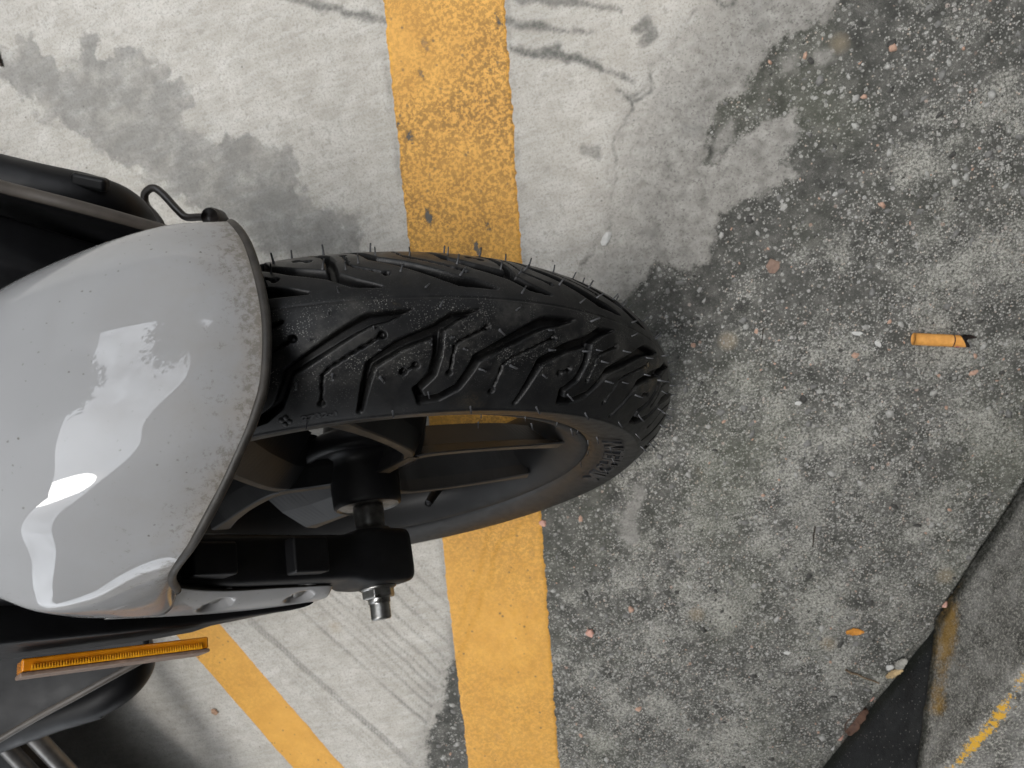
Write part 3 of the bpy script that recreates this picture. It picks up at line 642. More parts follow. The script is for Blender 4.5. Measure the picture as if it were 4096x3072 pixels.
for k in range(4):
    a_ = math.pi / 2 * k + .4; c0 = np.array([.2262 + .0021 * math.sin(a_), math.radians(72.6) + .0021 / .226 * math.cos(a_)]); b0 = len(V)
    for ring_r, up_ in ((.0016, -.0002), (.0013, .0005), (.0001, .0006)):
        for q in range(10):
            r_ = c0[0] + ring_r * math.sin(q * .6283); th_ = c0[1] + ring_r / .226 * math.cos(q * .6283); V.append((r_ * math.cos(th_), -float(shoulder_y(r_)) - up_, r_ * math.sin(th_)))
    Fe += [[b0 + i for i in f] for f in grid_faces(3, 10, False, True).tolist()]
mesh_from('moulded_emblem', W(V), Fe, MLT, tyre)

# ------------------------------------------------------------------ rim, spokes, hub
rim_prof = [(-.0364, .1800), (-.0372, .1830), (-.0360, .1845), (-.0340, .1835), (-.0330, .1800)][::-1]
rp = [(-.034, .181), (-.0355, .1838), (-.0372, .1835), (-.0376, .1812), (-.0364, .1770), (-.0335, .1725), (-.0305, .1690), (-.0270, .1655), (-.0215, .1610), (-.0150, .1580), (-.006, .1565), (.006, .1565), (.0150, .1580), (.0215, .1610), (.0270, .1655), (.0305, .169), (.0335, .1725), (.0364, .177), (.0376, .1812), (.0372, .1835), (.0355, .1838), (.034, .181)]
rim = lathe_y('wheel_rim', rp, MRG, scooter, 160)
def spoke(ang):
    bm = bmesh.new()
    pol = lambda r, a: np.array([r * math.cos(math.radians(a)), r * math.sin(math.radians(a))])
    def ridge(pts, fw, bw, y0, y1, kp=.4, km=2.1):
        P = catmull(pts, 7); n = len(P); f_ = np.interp(np.linspace(0, 1, n), np.linspace(0, 1, len(fw)), fw); b_ = np.interp(np.linspace(0, 1, n), np.linspace(0, 1, len(bw)), bw)
        T = np.gradient(P, axis=0); T /= np.linalg.norm(T, axis=1)[:, None]; lay = []
        for p, t, f, b in zip(P, T, f_, b_):
            nn = np.array([-t[1], t[0]]); ring_ = []
            for q, yy in ((f, y0 + .0008), (f * .7, y0), (-f * .7, y0), (-f, y0 + .0008), (-.5 * (f + km * b), y0 + .014), (-km * b, y1), (-kp * b, y1), (.5 * (f - kp * b), y0 + .012)):
                e = p + nn * q; ring_.append(bm.verts.new(W([e[0], yy, e[1]])[0]))
            lay.append(ring_)
        for a, b in zip(lay[:-1], lay[1:]):
            for k in range(8): bm.faces.new((a[k], a[(k + 1) % 8], b[(k + 1) % 8], b[k]))
        bm.faces.new(lay[0]); bm.faces.new(lay[-1][::-1])
    ridge([pol(.022, ang), pol(.044, ang), pol(.067, ang)], [.0075, .0052, .0058], [.012, .010, .009], -.0290, .0060)
    for sg_ in (1, -1):
        sw_ = 0 if sg_ > 0 else 5
        ridge([pol(.060, ang + sg_ * 1), pol(.076, ang + sg_ * (9 + sw_ * .6)), pol(.105, ang + sg_ * (25 + sw_)), pol(.135, ang + sg_ * (35 + sw_)), pol(.163, ang + sg_ * (41 + sw_))], [.0046, .0044, .0042, .0050, .0085], [.0085, .0095, .0100, .0110, .0140], -.0285 - .0002 * sg_, .0062 + .0002 * sg_, .4 if sg_ > 0 else 3.3, 2.1 if sg_ > 0 else 4.4)
    return bm_obj('spoke', bm, MRI, rim, False, .0)
for a in (29, 149, 269): spoke(a)
hub = lathe_y('hub', [(.045, .004), (.045, .024), (.035, .027), (.012, .030), (.006, .044), (.002, .050), (-.008, .0500), (-.0115, .0480), (-.0120, .0440), (-.0100, .0400), (-.0100, .0330), (-.0130, .0295), (-.0180, .0280), (-.030, .0277), (-.046, .0270), (-.0485, .0264), (-.0495, .0245)], MBP, rim, 72)
lathe_y('bearing_seal', [(-.0495, .0245), (-.0488, .0236), (-.0480, .0232), (-.0486, .0222), (-.0479, .0205), (-.0487, .0185), (-.0480, .0165), (-.0488, .0150), (-.0480, .013), (-.0484, .0095)], MSD, rim, 72)
vp = [W([.152 * math.cos(math.radians(-88)), -.010, .152 * math.sin(math.radians(-88))])[0], W([.128 * math.cos(math.radians(-90)), -.030, .128 * math.sin(math.radians(-90))])[0]]
tube('valve_stem', [vp[0], vp[0] * .5 + vp[1] * .5, vp[1]], [.0052, .0045, .0038], MBP, rim, 12)

# ------------------------------------------------------------------ fork
RK = math.radians(20); fd = np.array([-math.sin(RK), 0, math.cos(RK)])
def fork_pt(s, y, off=0.0):                          # s metres up the leg, off forwards across it
    return np.array([-math.sin(RK) * s + math.cos(RK) * off, y, math.cos(RK) * s + math.sin(RK) * off])
def leg_side(sgn):
    sec = [(-.0215, .0180, .0150), (-.0208, .0212, .0185), (-.0185, .0236, .0208), (-.012, .0246, .0215), (.014, .0245, .0215), (.026, .0228, .0205), (.034, .0200, .0175), (.042, .0190, .0165), (.10, .0185, .0165), (.2, .0190, .0170), (.42, .0200, .0180)]
    V = []; n = 44
    for s, a, b in sec:
        for k in range(n):
            t = 2 * math.pi * k / n; ct, st = math.cos(t), math.sin(t)
            e = .34; V.append(fork_pt(s, sgn * .0915 + b * math.copysign(abs(st) ** e, st), a * math.copysign(abs(ct) ** e, ct)))
    F = [list(f) for f in grid_faces(len(sec), n, False, True)] + [list(range(n)), list(range((len(sec) - 1) * n, len(sec) * n))[::-1]]
    return mesh_from('fork_leg', W(V), F, MBP, scooter)
fork_r = leg_side(-1); fork_l = leg_side(1)
lathe_y('axle_spacer', [(-.0475, .0040), (-.0475, .0118), (-.052, .0122), (-.064, .0112), (-.0675, .0112), (-.068, .0150), (-.0735, .0165)], MSD, fork_r, 40)
bmx = bmesh.new()
def hexring(y, r, n=6, rot=.3): return [bmx.verts.new(W([r * math.cos(rot + 2 * math.pi * i / n), y, r * math.sin(rot + 2 * math.pi * i / n)])[0]) for i in range(n)]
rings = [hexring(-.1125, .0128), hexring(-.1135, .0128), hexring(-.1205, .0128), hexring(-.1215, .0116)]
for a, b in zip(rings[:-1], rings[1:]):
    for i in range(6): bmx.faces.new((a[i], a[(i + 1) % 6], b[(i + 1) % 6], b[i]))
bmx.faces.new(rings[0]); bmx.faces.new(rings[-1][::-1])
nut = bm_obj('axle_nut', bmx, MST, fork_r, False, .0008)
lathe_y('washer', [(-.1085, .006), (-.1085, .0150), (-.1128, .0150), (-.1128, .006)], MBP, fork_r, 36)
lathe_y('flange', [(-.1126, .0080), (-.1126, .0142), (-.1140, .0142), (-.1152, .0122)], MST, fork_r, 36)
thp = [(-.1212, .0085), (-.1250, .0085)]
for i in range(7): thp += [(-.1250 - i * .0016, .0074), (-.1258 - i * .0016, .0080)]
thp += [(-.1372, .0066), (-.1374, .001)]
lathe_y('axle_thread', thp, MST, fork_r, 36)
# casting block and clip inside the fender arm
for s0, yy, oo, a, b, c in ((.082, -.092, .018, .013, .012, .012), (.155, -.094, .016, .020, .010, .012)):
    bm = bmesh.new(); Mx = WM @ Matrix.Translation(Vector(fork_pt(s0, yy, oo))) @ Matrix.Rotation(-RK, 4, 'Y'); box_bm(bm, Mx, a * 1.6, b * 2, c * 2.4)
    bm_obj('fork_bracket', bm, MBP, fork_r, False, .002)

# ------------------------------------------------------------------ fender
def cyl(y, th, r): t = math.radians(th); return (r * math.cos(t), y, r * math.sin(t))
rows = [
 # left skirt ............................................... crown ............................................ crease ............ right skirt
 [(.068, 80, .185), (.066, 78.0, .222), (.055, 75.2, .256), (.030, 72.5, .2685), (-.008, 71.2, .2715), (-.039, 71.8, .2690), (-.056, 73.1, .2670), (-.069, 75.0, .2625), (-.085, 77.7, .2570), (-.1035, 82.0, .2480), (-.1125, 88.0, .2300), (-.1125, 98.5, .1870)],
 [(.069, 87, .185), (.067, 85.5, .226), (.055, 82.0, .264), (.030, 79.0, .2800), (-.008, 77.5, .2840), (-.040, 78.0, .2830), (-.060, 79.2, .2795), (-.076, 81.0, .2750), (-.092, 83.5, .2660), (-.1085, 87.5, .2500), (-.1170, 93.5, .2250), (-.1205, 106.0, .1780)],
 [(.066, 96, .185), (.064, 95.0, .228), (.052, 91.0, .268), (.026, 87.5, .2890), (-.010, 86.0, .2950), (-.042, 86.0, .2945), (-.066, 87.0, .2900), (-.083, 88.0, .2850), (-.098, 90.0, .2725), (-.1130, 93.5, .2530), (-.1195, 97.5, .2400), (-.1210, 104.0, .2130)],
 [(.060, 106, .185), (.058, 105., .230), (.046, 101., .272), (.022, 97.0, .2960), (-.012, 95.5, .3030), (-.044, 95.0, .3025), (-.068, 95.0, .2980), (-.086, 95.5, .2930), (-.099, 97.0, .2810), (-.1120, 99., .2660), (-.1175, 101., .2560), (-.1170, 105., .2360)],
 [(.052, 120, .190), (.050, 118., .232), (.040, 114., .274), (.018, 110., .3000), (-.012, 108., .3080), (-.042, 107., .3070), (-.064, 106., .3030), (-.082, 105., .2970), (-.092, 104.5, .2880), (-.1000, 104.5, .2800), (-.1030, 105.5, .2730), (-.1010, 107., .2600)],
 [(.048, 138, .195), (.046, 136., .236), (.036, 132., .276), (.014, 128., .3010), (-.012, 126., .3090), (-.038, 125., .3080), (-.056, 125., .3040), (-.070, 125., .2970), (-.079, 125., .2880), (-.0850, 125., .2790), (-.0870, 125.5, .2700), (-.0850, 126., .2580)],
]
ctl = np.array([[cyl(*p) for p in r] for r in rows])
NA, NB = 12, 10
tmp = np.stack([catmull(ctl[:, j], NA) for j in range(ctl.shape[1])], 1)
surf = np.stack([catmull(tmp[i], NB) for i in range(tmp.shape[0])], 0)
nu_, nv_ = surf.shape[:2]
fender = mesh_from('front_fender', W(surf.reshape(-1, 3)), grid_faces(nu_, nv_), [MF, MTR], scooter)
dist = np.zeros((nu_, nv_)); dist[1:] = np.cumsum(np.linalg.norm(np.diff(surf, axis=0), axis=2), 0)
fattr(fender, 'lip', dist.ravel())
fender['label'] = 'glossy light grey fender grimy along its front lip'
sol = fender.modifiers.new('thickness', 'SOLIDIFY'); sol.thickness = .0026; sol.offset = 0; sol.material_offset = 0; sol.material_offset_rim = 1; sol.use_even_offset = True
lip_path = W(surf[0]); tube('edge_trim', lip_path, .0025, MTR, fender, 10)
# arm that bolts to the fork leg
def arm():
    #        s     centre  half-width  y front  y back
    st = [(.206, .028, .024, -.1085, -.1205), (.186, .020, .016, -.1100, -.1212), (.160, .0095, .0115, -.1105, -.1212), (.130, .000, .0105, -.1105, -.1206), (.100, -.003, .0100, -.1100, -.1200), (.072, -.005, .0095, -.1098, -.1192), (.052, -.006, .0085, -.1096, -.1182), (.043, -.006, .0050, -.1096, -.1165)]
    D = catmull(np.array(st), 10); V = []; side = 33
    for s, c, hw, yf, yb in D:
        for k in range(side):
            q = 1 - 2 * k / (side - 1); v = fork_pt(s, yb + (yf - yb) * (q + 1) / 2 - .0016 * (1 - q * q), c + q * hw)
            for s0, c0 in ((.070, -.005), (.138, .001)):
                e = math.hypot((s - s0) / .0115, (c + q * hw - c0) / .0064)
                v[1] += .0050 * float(sstep(1.0, .72, e))
            V.append(v)
    Fa = grid_faces(len(D), side)
    Vw = W(V); a_, b_, c_ = Vw[Fa[200][0]], Vw[Fa[200][1]], Vw[Fa[200][2]]
    if np.cross(b_ - a_, c_ - a_) @ (LM @ np.array([0, -1.0, 0])) < 0: Fa = Fa[:, ::-1]
    o = mesh_from('fender_arm', Vw, Fa, [MF, MTR], fender)
    s_ = o.modifiers.new('thickness', 'SOLIDIFY'); s_.thickness = .005; s_.offset = -1; s_.material_offset_rim = 1
    fattr(o, 'lip', [.04] * len(V)); return o
arm()
for s, c, yy in ((.070, -.005, -.1122), (.138, .001, -.1130)):
    V = []; n = 20
    for rr_, dy in ((.0046, .0015), (.0044, -.0004), (.0036, -.0010), (.0002, -.0008)):
        for k in range(n): t = 2 * math.pi * k / n; V.append(fork_pt(s + rr_ * math.cos(t), yy + dy + .45 * rr_ * math.sin(t), c + rr_ * math.sin(t)))
    mesh_from('screw_head', W(V), grid_faces(4, n, False, True), MSD, fender)

# dark cover outside the fork with the amber reflector
def slab(name, pts_in, y_out, y_in, mat, parent, bev=.003):
    bm = bmesh.new(); a = [bm.verts.new(W([p[0], y_out + (p[2] if len(p) > 2 else 0), p[1]])[0]) for p in pts_in]; b = [bm.verts.new(W([p[0], y_in, p[1]])[0]) for p in pts_in]
    n = len(a); bm.faces.new(a); bm.faces.new(b[::-1])
    for i in range(n): bm.faces.new((a[i], b[i], b[(i + 1) % n], a[(i + 1) % n]))
    return bm_obj(name, bm, mat, parent, False, bev)
fo = lambda s, o, dy=0.0: (fork_pt(s, 0, o)[0], fork_pt(s, 0, o)[2], dy)
slab('fork_cover', [fo(.050, -.013, .006), fo(.10, -.013, .004), fo(.15, -.010, .001), fo(.20, -.004), fo(.34, .0), fo(.34, -.095), fo(.22, -.080), fo(.15, -.062), fo(.125, -.048), fo(.118, -.036, .002), fo(.08, -.022, .005)], -.1275, -.100, MBP, scooter)
rB = fork_pt(0, 0)
RA = np.array([-.066, -.1335, .118]); RB = np.array([-.122, -.1315, .197]); rd = (RB - RA) / np.linalg.norm(RB - RA)
rl = np.linalg.norm(RB - RA); rn = np.cross(rd, [0, 1, 0]); rn /= np.linalg.norm(rn)
Mr = Matrix([[rd[0], 0, rn[0], RA[0]], [rd[1], 1, rn[1], RA[1]], [rd[2], 0, rn[2], RA[2]], [0, 0, 0, 1]])
def rbox(name, x0, x1, y0, y1, z0, z1, mat, parent, bev):
    bm = bmesh.new(); box_bm(bm, WM @ Mr @ Matrix.Translation(((x0 + x1) / 2, (y0 + y1) / 2, (z0 + z1) / 2)), x1 - x0, y1 - y0, z1 - z0); return bm_obj(name, bm, mat, parent, False, bev)
refl = rbox('reflector', 0, rl, -.0075, -.0005, -.012, .012, MAM, scooter, .0012); refl['label'] = 'amber reflector bar with scuffed outer edge'
rbox('lens_face', -.0006, rl + .0006, -.0098, -.0076, -.0126, .0126, MPK, refl, .0008)
bm = bmesh.new(); nt = 66
for i in range(nt):
    x0 = .004 + i * (rl - .008) / nt; x1 = x0 + (rl - .008) / nt
    for za in (-.0125, .0125):
        s = 1 if za > 0 else -1
        v = [bm.verts.new((WM @ Mr @ Vector(q))[:]) for q in ((x0, -.0074, za), (x1, -.0074, za), ((x0 + x1) / 2, -.0038, za), (x0, -.0074, za + s * .0006), (x1, -.0074, za + s * .0006), ((x0 + x1) / 2, -.0042, za + s * .0006))]
        bm.faces.new((v[3], v[4], v[5])); bm.faces.new((v[0], v[1], v[4], v[3])); bm.faces.new((v[1], v[2], v[5], v[4])); bm.faces.new((v[2], v[0], v[3], v[5]))
pt = bm_obj('prism_teeth', bm, MAB, refl, False); pt['kind'] = 'stuff'

# ------------------------------------------------------------------ body behind the wheel
def loft(name, curves, mat, parent, n=10, thick=.004):
    C = np.array([catmull(c, n) for c in curves]); C = np.stack([catmull(C[:, j], n) for j in range(C.shape[1])], 1)
    o = mesh_from(name, C.reshape(-1, 3), grid_faces(C.shape[0], C.shape[1]), mat, parent)
    s = o.modifiers.new('thickness', 'SOLIDIFY'); s.thickness = thick; s.offset = 0; return o, C
GG = lambda u, v, z: tuple(G(u, v, z))
shL, C1 = loft('leg_shield', [[GG(-700, 560, .44), GG(0, 745, .40), GG(350, 835, .38), GG(690, 930, .35)],
                              [GG(-700, 800, .40), GG(0, 860, .36), GG(350, 920, .34), GG(700, 1000, .31)],
                              [GG(-700, 1300, .36), GG(0, 1350, .32), GG(400, 1300, .30), GG(720, 1300, .28)]], MBP, scooter)
tube('panel_edge', C1[0], .0036, MGT, shL, 10)
shR, C2 = loft('leg_shield', [[GG(-700, 3400, .42), GG(0, 2955, .37), GG(330, 2770, .35), GG(640, 2600, .32)],
                              [GG(-700, 3100, .40), GG(0, 2780, .36), GG(330, 2650, .34), GG(600, 2540, .32)],
                              [GG(-700, 2300, .36), GG(0, 2300, .32), GG(400, 2250, .30), GG(720, 2100, .28)]], MBP, scooter)
tube('panel_edge', C2[0], .0030, MGT, shR, 10)
bar1 = tube('crash_bar', catmull([GG(-600, 590, .30), GG(-200, 665, .29), GG(150, 745, .28), GG(380, 795, .265), GG(500, 850, .24), GG(545, 920, .20), GG(520, 1010, .16), GG(460, 1150, .14)], 10), .0165, MBP, scooter, 24)
bm = bmesh.new(); pA, pB = np.array(GG(255, 705, .29)), np.array(GG(400, 735, .285)); dv = (pB - pA); Lx = np.linalg.norm(dv); ex = Vector(dv / Lx); ez = Vector((0, 0, 1)); ey = ez.cross(ex).normalized(); ez = ex.cross(ey)
Mb = Matrix([[ex[0], ey[0], ez[0], (pA[0] + pB[0]) / 2], [ex[1], ey[1], ez[1], (pA[1] + pB[1]) / 2], [ex[2], ey[2], ez[2], (pA[2] + pB[2]) / 2 - .003], [0, 0, 0, 1]]); box_bm(bm, Mb @ Matrix.Translation((0, -.002, -.008)), Lx, .010, .010); bm_obj('clamp_pad', bm, MBP, bar1, False, .003)
bar2 = tube('crash_bar', catmull([GG(-600, 3180, .27), GG(-100, 2975, .26), GG(200, 2860, .25), GG(400, 2790, .24), GG(520, 2700, .22), GG(545, 2610, .19), GG(480, 2520, .16), GG(400, 2450, .14)], 10), .0175, MBP, scooter, 24)
bm = bmesh.new(); pA, pB = np.array(GG(270, 2885, .25)), np.array(GG(415, 2840, .245)); dv = (pB - pA); Lx = np.linalg.norm(dv); ex = Vector(dv / Lx); ez = Vector((0, 0, 1)); ey = ez.cross(ex).normalized(); ez = ex.cross(ey)
Mb = Matrix([[ex[0], ey[0], ez[0], (pA[0] + pB[0]) / 2], [ex[1], ey[1], ez[1], (pA[1] + pB[1]) / 2], [ex[2], ey[2], ez[2], (pA[2] + pB[2]) / 2], [0, 0, 0, 1]]); box_bm(bm, Mb, Lx, .012, .012); bm_obj('clamp_pad', bm, MBP, bar2, False, .003)
# bent steel rod with its bolt
tube('bent_rod', catmull([GG(650, 960, .17), GG(645, 905, .165), GG(625, 868, .16), GG(585, 820, .15), GG(580, 775, .15), GG(612, 752, .15), GG(650, 775, .15), GG(710, 840, .15), GG(745, 868, .15), GG(800, 868, .15), GG(838, 868, .15)], 8), .0034, MRB, scooter, 12)
bl = tube('rod_bolt', [GG(838, 868, .16), GG(843, 868, .158), GG(872, 876, .14), GG(890, 900, .12)], [.008, .0085, .0085, .008], MRB, scooter, 16)
# low belly and silver tubes under the footboard
bel, _ = loft('belly_pan', [[GG(-900, 600, .16), GG(-900, 1700, .13), GG(-900, 3600, .13)], [GG(0, 1000, .15), GG(100, 1700, .12), GG(-60, 3200, .11)], [GG(420, 1250, .14), GG(520, 1700, .12), GG(250, 2750, .11)]], MBP, scooter)
bm = bmesh.new(); fb = [(-.60, .62), (-.60, -.05), (-.59, -.155), (-.50, -.335), (-.45, -.60), (-.6, -.90), (-1.8, -.90), (-1.8, .70)]
lo_ = [bm.verts.new((x, y, .115)) for x, y in fb]; hi_ = [bm.verts.new((x, y, .15)) for x, y in fb]; bm.faces.new(lo_[::-1]); bm.faces.new(hi_)
for i in range(len(fb)): k = (i + 1) % len(fb); bm.faces.new((lo_[i], lo_[k], hi_[k], hi_[i]))
bm_obj('shade_floorboard', bm, MBP, scooter, False, .006)  # unseen floorboard, lowered and widened to shade the ground at lower left
tube('silver_pipe', [GG(-300, 2640, .20), GG(0, 2960, .19), GG(160, 3130, .18), GG(500, 3500, .17)], .0085, MSP, scooter, 18)
tube('silver_pipe', [GG(-200, 2580, .18), GG(150, 2960, .17), GG(340, 3160, .16), GG(680, 3500, .15)], .0095, MSP, scooter, 18)

# ------------------------------------------------------------------ small things lying on the ground
def pebble(name, u, v, size, mat, label, cat, flat=.6, seed=1, group=None, asp=1.0, rot=0.0, z=0.0):
    bm = bmesh.new(); bmesh.ops.create_icosphere(bm, subdivisions=2, radius=1.0); p = G(u, v, z)
    for vv in bm.verts:
        n = mnoise.noise(Vector(vv.co) * 1.4 + Vector((seed * 7.1, 0, 0))); vv.co *= 1 + .45 * n
        vv.co.x *= size * asp; vv.co.y *= size / asp; vv.co.z *= size * flat
    bmesh.ops.rotate(bm, verts=bm.verts, cent=(0, 0, 0), matrix=Matrix.Rotation(rot, 3, 'Z'))
    zb = min(vv.co.z for vv in bm.verts)
    o = bm_obj(name, bm, mat, None, False); o.location = (p[0], p[1], (float(hgt(p[0], p[1])) if z == 0 else z) - zb * .8 - size * .05)
    return tag(o, label, cat, group)
MWH = simple('white_stone', (.48, .475, .455), .75, 0, .4, .12, 400, .3); MPI = simple('pink_stone', (.52, .30, .24), .7, 0, .3, .2, 500, .3)
MTA = simple('dry_tan_leaf', (.42, .31, .17), .75, 0, .2, .3, 200, .3); MOL = simple('orange_leaf', (.50, .22, .04), .6, 0, .3, .3, 260, .2); MBL = simple('brown_leaf', (.085, .045, .03), .7, 0, .3, .4, 200, .3)
MTW = simple('dry_twig', (.17, .125, .085), .8, 0, .2, .4, 200, .3); MTK = simple('dark_twig', (.03, .022, .016), .8, 0, .2, .4, 200, .3)
pebble('stone_chip', 2425, 955, .0058, MWH, 'white stone chip lying above the tyre beside the crack', 'stone chip', .35, 3, None, 1.35, .9)
pebble('stone_chip', 2360, 2533, .0052, MPI, 'orange pink pebble below the wheel near the broad yellow line', 'pebble', .6, 5)
pebble('stone_chip', 3782, 2430, .0052, MPI, 'pink pebble wedged at the kerb above its black corner', 'pebble', .7, 8)
pebble('stone_chip', 3490, 2815, .0050, MPI, 'peach pebble against the foot of the black kerb', 'pebble', .7, 12)
pebble('stone_chip', 3372, 2985, .0048, MPI, 'small pink pebble by the brown leaf at the kerb foot', 'pebble', .7, 13)
pebble('stone_chip', 3343, 3030, .0036, MWH, 'round white pebble lowest along the kerb foot', 'pebble', .8, 14)
pebble('stone_chip', 3560, 2672, .0040, MWH, 'small white chip beside the tan dry leaf', 'pebble', .5, 15)
pebble('stone_chip', 3515, 1377, .0029, MWH, 'white chip left of the cigarette butt', 'stone chip', .4, 16, None, 1.3, -.9)
pebble('stone_chip', 3430, 1335, .0034, MWH, 'long pale chip further left of the cigarette butt', 'stone chip', .3, 17, None, 1.5, -.4)
pebble('stone_chip', 3195, 1615, .0028, MWH, 'bluish white pebble ahead of the tyre front', 'stone chip', .4, 18, None, 1.25, -.2)
pebble('stone_chip', 3150, 2615, .0030, MWH, 'pale bluish stone in the rough concrete left of the orange leaf', 'stone chip', .3, 19, None, 1.3, -.2)
pebble('stone_chip', 2170, 2095, .0042, MPI, 'pinkish crumb at the edge of the yellow line under the tyre', 'pebble', .5, 20)
pebble('stone_chip', 3092, 1066, .0064, simple('brown_stone', (.20, .135, .105), .8, 0, .3, .25, 300, .3), 'flat brown stone set in the rough concrete right of the tyre', 'stone', .18, 21)
pebble('clay_crumb', 860, 2845, .0050, simple('brown_clay', (.33, .21, .14), .8, 0, .2, .25, 300, .3), 'small brown crumb on pale concrete left of the slanting line', 'crumb', .4, 22)
def leaf(name, u, v, ln, wd, ang, mat, label, curl=.25, z=.002, seed=0, h=0.0):
    p = G(u, v, h); V = []; nl, nw = 18, 7; r = np.random.default_rng(seed)
    for i in range(nl):
        t = i / (nl - 1); ww = wd * (math.sin(math.pi * min(1, t ** .8 * .97 + .02)) ** .7) * (1 + .12 * r.normal())
        for j in range(nw):
            q = -1 + 2 * j / (nw - 1); V.append((ln * (t - .5), ww * q, curl * wd * q * q + .12 * ln * (t - .5) ** 2 * 4 * curl + .0004 * r.normal()))
    o = mesh_from(name, V, grid_faces(nl, nw), mat); s = o.modifiers.new('thickness', 'SOLIDIFY'); s.thickness = .0005
    o.location = (p[0], p[1], (float(hgt(p[0], p[1])) if h == 0 else h) + z); o.rotation_euler = (0.08, 0.05, ang); return tag(o, label, 'leaf')
leaf('fallen_leaf', 3420, 2528, .0195, .0045, -.25, MOL, 'small orange leaf lying flat on the rough concrete', .3, .0015, 1)
leaf('fallen_leaf', 3575, 2690, .0200, .0045, .25, MTA, 'tan dry leaf curled against the kerb corner', .5, .002, 2)
leaf('fallen_leaf', 3425, 2890, .0400, .0085, .75, MBL, 'dark brown curled leaf along the foot of the black kerb', .6, .003, 3)
leaf('fallen_leaf', 3600, 2650, .0160, .0060, .6, simple('grey_leaf', (.30, .29, .26), .8, 0, .2, .3, 200, .3), 'grey papery leaf scrap at the kerb corner', .5, .002, 4)
def twig(u0, v0, u1, v1, r, mat, label):
    a, b = G(u0, v0), G(u1, v1); pts = [a * (1 - t) + b * t + np.array([0, 0, r * 1.1 + float(hgt(a[0], a[1]))]) + rng.normal(0, r * .35, 3) * np.array([1, 1, .2]) for t in np.linspace(0, 1, 7)]
    return tag(tube('twig', pts, np.linspace(r, r * .6, 7), mat, None, 8), label, 'twig')
twig(3385, 2685, 3520, 2735, .0014, MTW, 'straw brown twig lying left of the tan leaf')
twig(3057, 1312, 3044, 1388, .0007, MTK, 'thin dark twig on the rough concrete right of the tyre')
twig(3262, 2108, 3252, 2190, .0009, MTK, 'short dark brown twig on rough concrete above the orange leaf')
twig(-6, 205, 12, 262, .0022, MTK, 'dark sliver at the upper left picture edge')
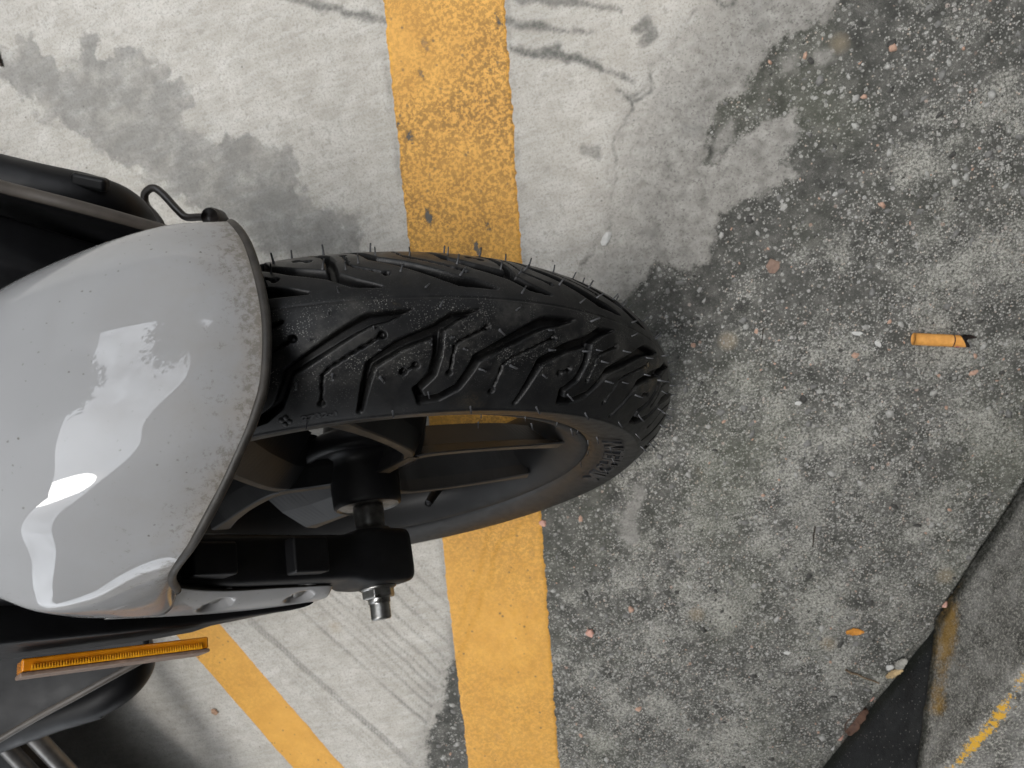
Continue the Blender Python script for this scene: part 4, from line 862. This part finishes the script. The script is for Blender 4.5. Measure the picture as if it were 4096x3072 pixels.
# cigarette end
def butt():
    a, b = G(3648, 1353), G(3842, 1362); r = .0061; d = b - a; Lb = np.linalg.norm(d); d /= Lb; side = np.cross([0, 0, 1], d); upv = np.array([0, 0, 1.0])
    root = bpy.data.objects.new('cigarette_butt', None); COL.objects.link(root); root.location = tuple(a * .5 + b * .5); tag(root, 'orange cork tipped cigarette butt with charred end on the concrete', 'cigarette butt')
    root.empty_display_size = .01
    inv = Matrix.Translation(-Vector(root.location)); base = a + upv * (r * .96 + float(hgt(a[0], a[1])) + .0006)
    def part(name, x0, x1, rad, mat, n=36, cut=0.0, prof_n=10, jag=0.0):
        V = []
        for i in range(prof_n):
            t = i / (prof_n - 1)
            for k in range(n):
                th = 2 * math.pi * k / n; c_, s_ = math.cos(th), math.sin(th)
                x = x0 + (x1 - x0) * t + cut * t * c_ + (jag * rng.normal() if i == prof_n - 1 else 0)
                rr_ = rad * (1 + .012 * rng.normal() * 0 + .03 * math.sin(3 * th + x * 300) * .5)
                V.append(base + d * x + side * rr_ * c_ + upv * rr_ * s_ * .96)
        V = np.array(V); F = [list(f) for f in grid_faces(prof_n, n, False, True)]
        c0 = len(V); V = np.vstack([V, V[:n].mean(0) + d * .0012, V[-n:].mean(0) - d * .001])
        for k in range(n): F.append([(k + 1) % n, k, c0]); F.append([(prof_n - 1) * n + k, (prof_n - 1) * n + (k + 1) % n, c0 + 1])
        o = mesh_from(name, V, F, mat); o.parent = root; o.matrix_parent_inverse = inv; return o
    cork = NT('cork_paper'); c = cork.coord(); f = cork.noise(c, 260, 5, .6); bb = cork.ramp(f, [(.3, (.56, .25, .055)), (.7, (.70, .34, .085))])
    bb = cork.mix(cork.ramp(cork.noise(c, 700, 4, .7), [(.62, 0.0), (.7, .6)]), bb, (.22, .09, .03)); cork.set(Base_Color=bb, Roughness=.5, Specular_IOR_Level=.35)
    part('cork_paper', 0, Lb * .80, r, cork.m)
    part('printed_ring', Lb * .790, Lb * .815, r * 1.012, simple('dark_print', (.05, .015, .02), .5, 0, .3, .3, 300, 0))
    part('cork_end', Lb * .81, Lb * 1.0, r * .99, cork.m, cut=-.0035)
    part('charred_end', Lb * .955, Lb * 1.075, r * .955, simple('burnt_paper', (.012, .010, .009), .9, 0, .2, .5, 300, .6), cut=-.0040, jag=.0008)
    V, F = tube_geo([base + d * Lb * 1.04 + side * .004 - upv * .002, base + d * Lb * 1.18 + side * .0042 - upv * .003, base + d * Lb * 1.33 + side * .0036 - upv * .0045], [.0026, .002, .0005], 8)
    o = mesh_from('charred_flake', V, F, simple('charred_flake', (.02, .013, .011), .9, 0, .2, .5, 300, .6)); o.parent = root; o.matrix_parent_inverse = inv
    # pink stamp on the paper
    V = []
    for i in range(8):
        for k in range(8):
            th = math.radians(62 + 46 * k / 7 - 35 * 0 + 75); x = Lb * (.86 + .08 * i / 7); V.append(base + d * x + side * r * 1.004 * math.cos(th) + upv * r * 1.004 * .96 * math.sin(th))
    o = mesh_from('printed_stamp', V, grid_faces(8, 8), simple('pink_print', (.62, .13, .17), .5, 0, .3, .4, 900, 0)); o.parent = root; o.matrix_parent_inverse = inv
butt()
# crushed stone bedded in the worn surface: far too many to count
def aggregate():
    r = np.random.default_rng(5); mats = [simple('aggregate_grey', (.17, .167, .158), .8, 0, .3, .25, 400, .4), simple('aggregate_pale', (.33, .325, .305), .75, 0, .3, .2, 400, .4), simple('aggregate_pink', (.42, .27, .20), .8, 0, .3, .25, 400, .4), simple('aggregate_dark', (.06, .058, .054), .8, 0, .3, .3, 400, .4)]
    bm = bmesh.new(); bmesh.ops.create_icosphere(bm, subdivisions=1, radius=1.0); bv = np.array([v.co[:] for v in bm.verts]); bf = np.array([[v.index for v in f.verts] for f in bm.faces]); bm.free()
    N = 3200; V = []; F = []; MI = []; k = 0
    while k < N:
        x, y = r.uniform(-.25, .78), r.uniform(-.62, .62); i = int((x - SX[0]) / STEP); j = int((y - SY[0]) / STEP)
        if sd_dark[i, j] > -.002 or pale[i, j] < .002: continue
        if (x - K1[0]) * kn[0] + (y - K1[1]) * kn[1] > -.004: continue
        if -.001 < ls[i, j] < YW + .001: continue
        s = .0007 + .0009 * r.random() + .0036 * r.random() ** 7
        dv_ = 1 + .5 * np.clip(r.normal(0, 1, (len(bv), 1)), -1.2, 1.2) * .6; a = r.uniform(0, 6.28); c_, s_ = math.cos(a), math.sin(a); asp = r.uniform(.7, 1.4)
        P = bv * dv_ * s * np.array([asp, 1 / asp, .42]); P = np.stack([P[:, 0] * c_ - P[:, 1] * s_, P[:, 0] * s_ + P[:, 1] * c_, P[:, 2]], 1) + np.array([x, y, H[i, j] - s * .12])
        F.append(bf + len(bv) * k); V.append(P); MI += [int(r.choice(4, p=[.52, .26, .07, .15]))] * len(bf); k += 1
    o = mesh_from('aggregate_stones', np.vstack(V), np.vstack(F), mats, None, False); o.data.polygons.foreach_set('material_index', MI)
    tag(o, 'small pale and pinkish aggregate bedded in the rough concrete', 'gravel', None, 'stuff')
aggregate()
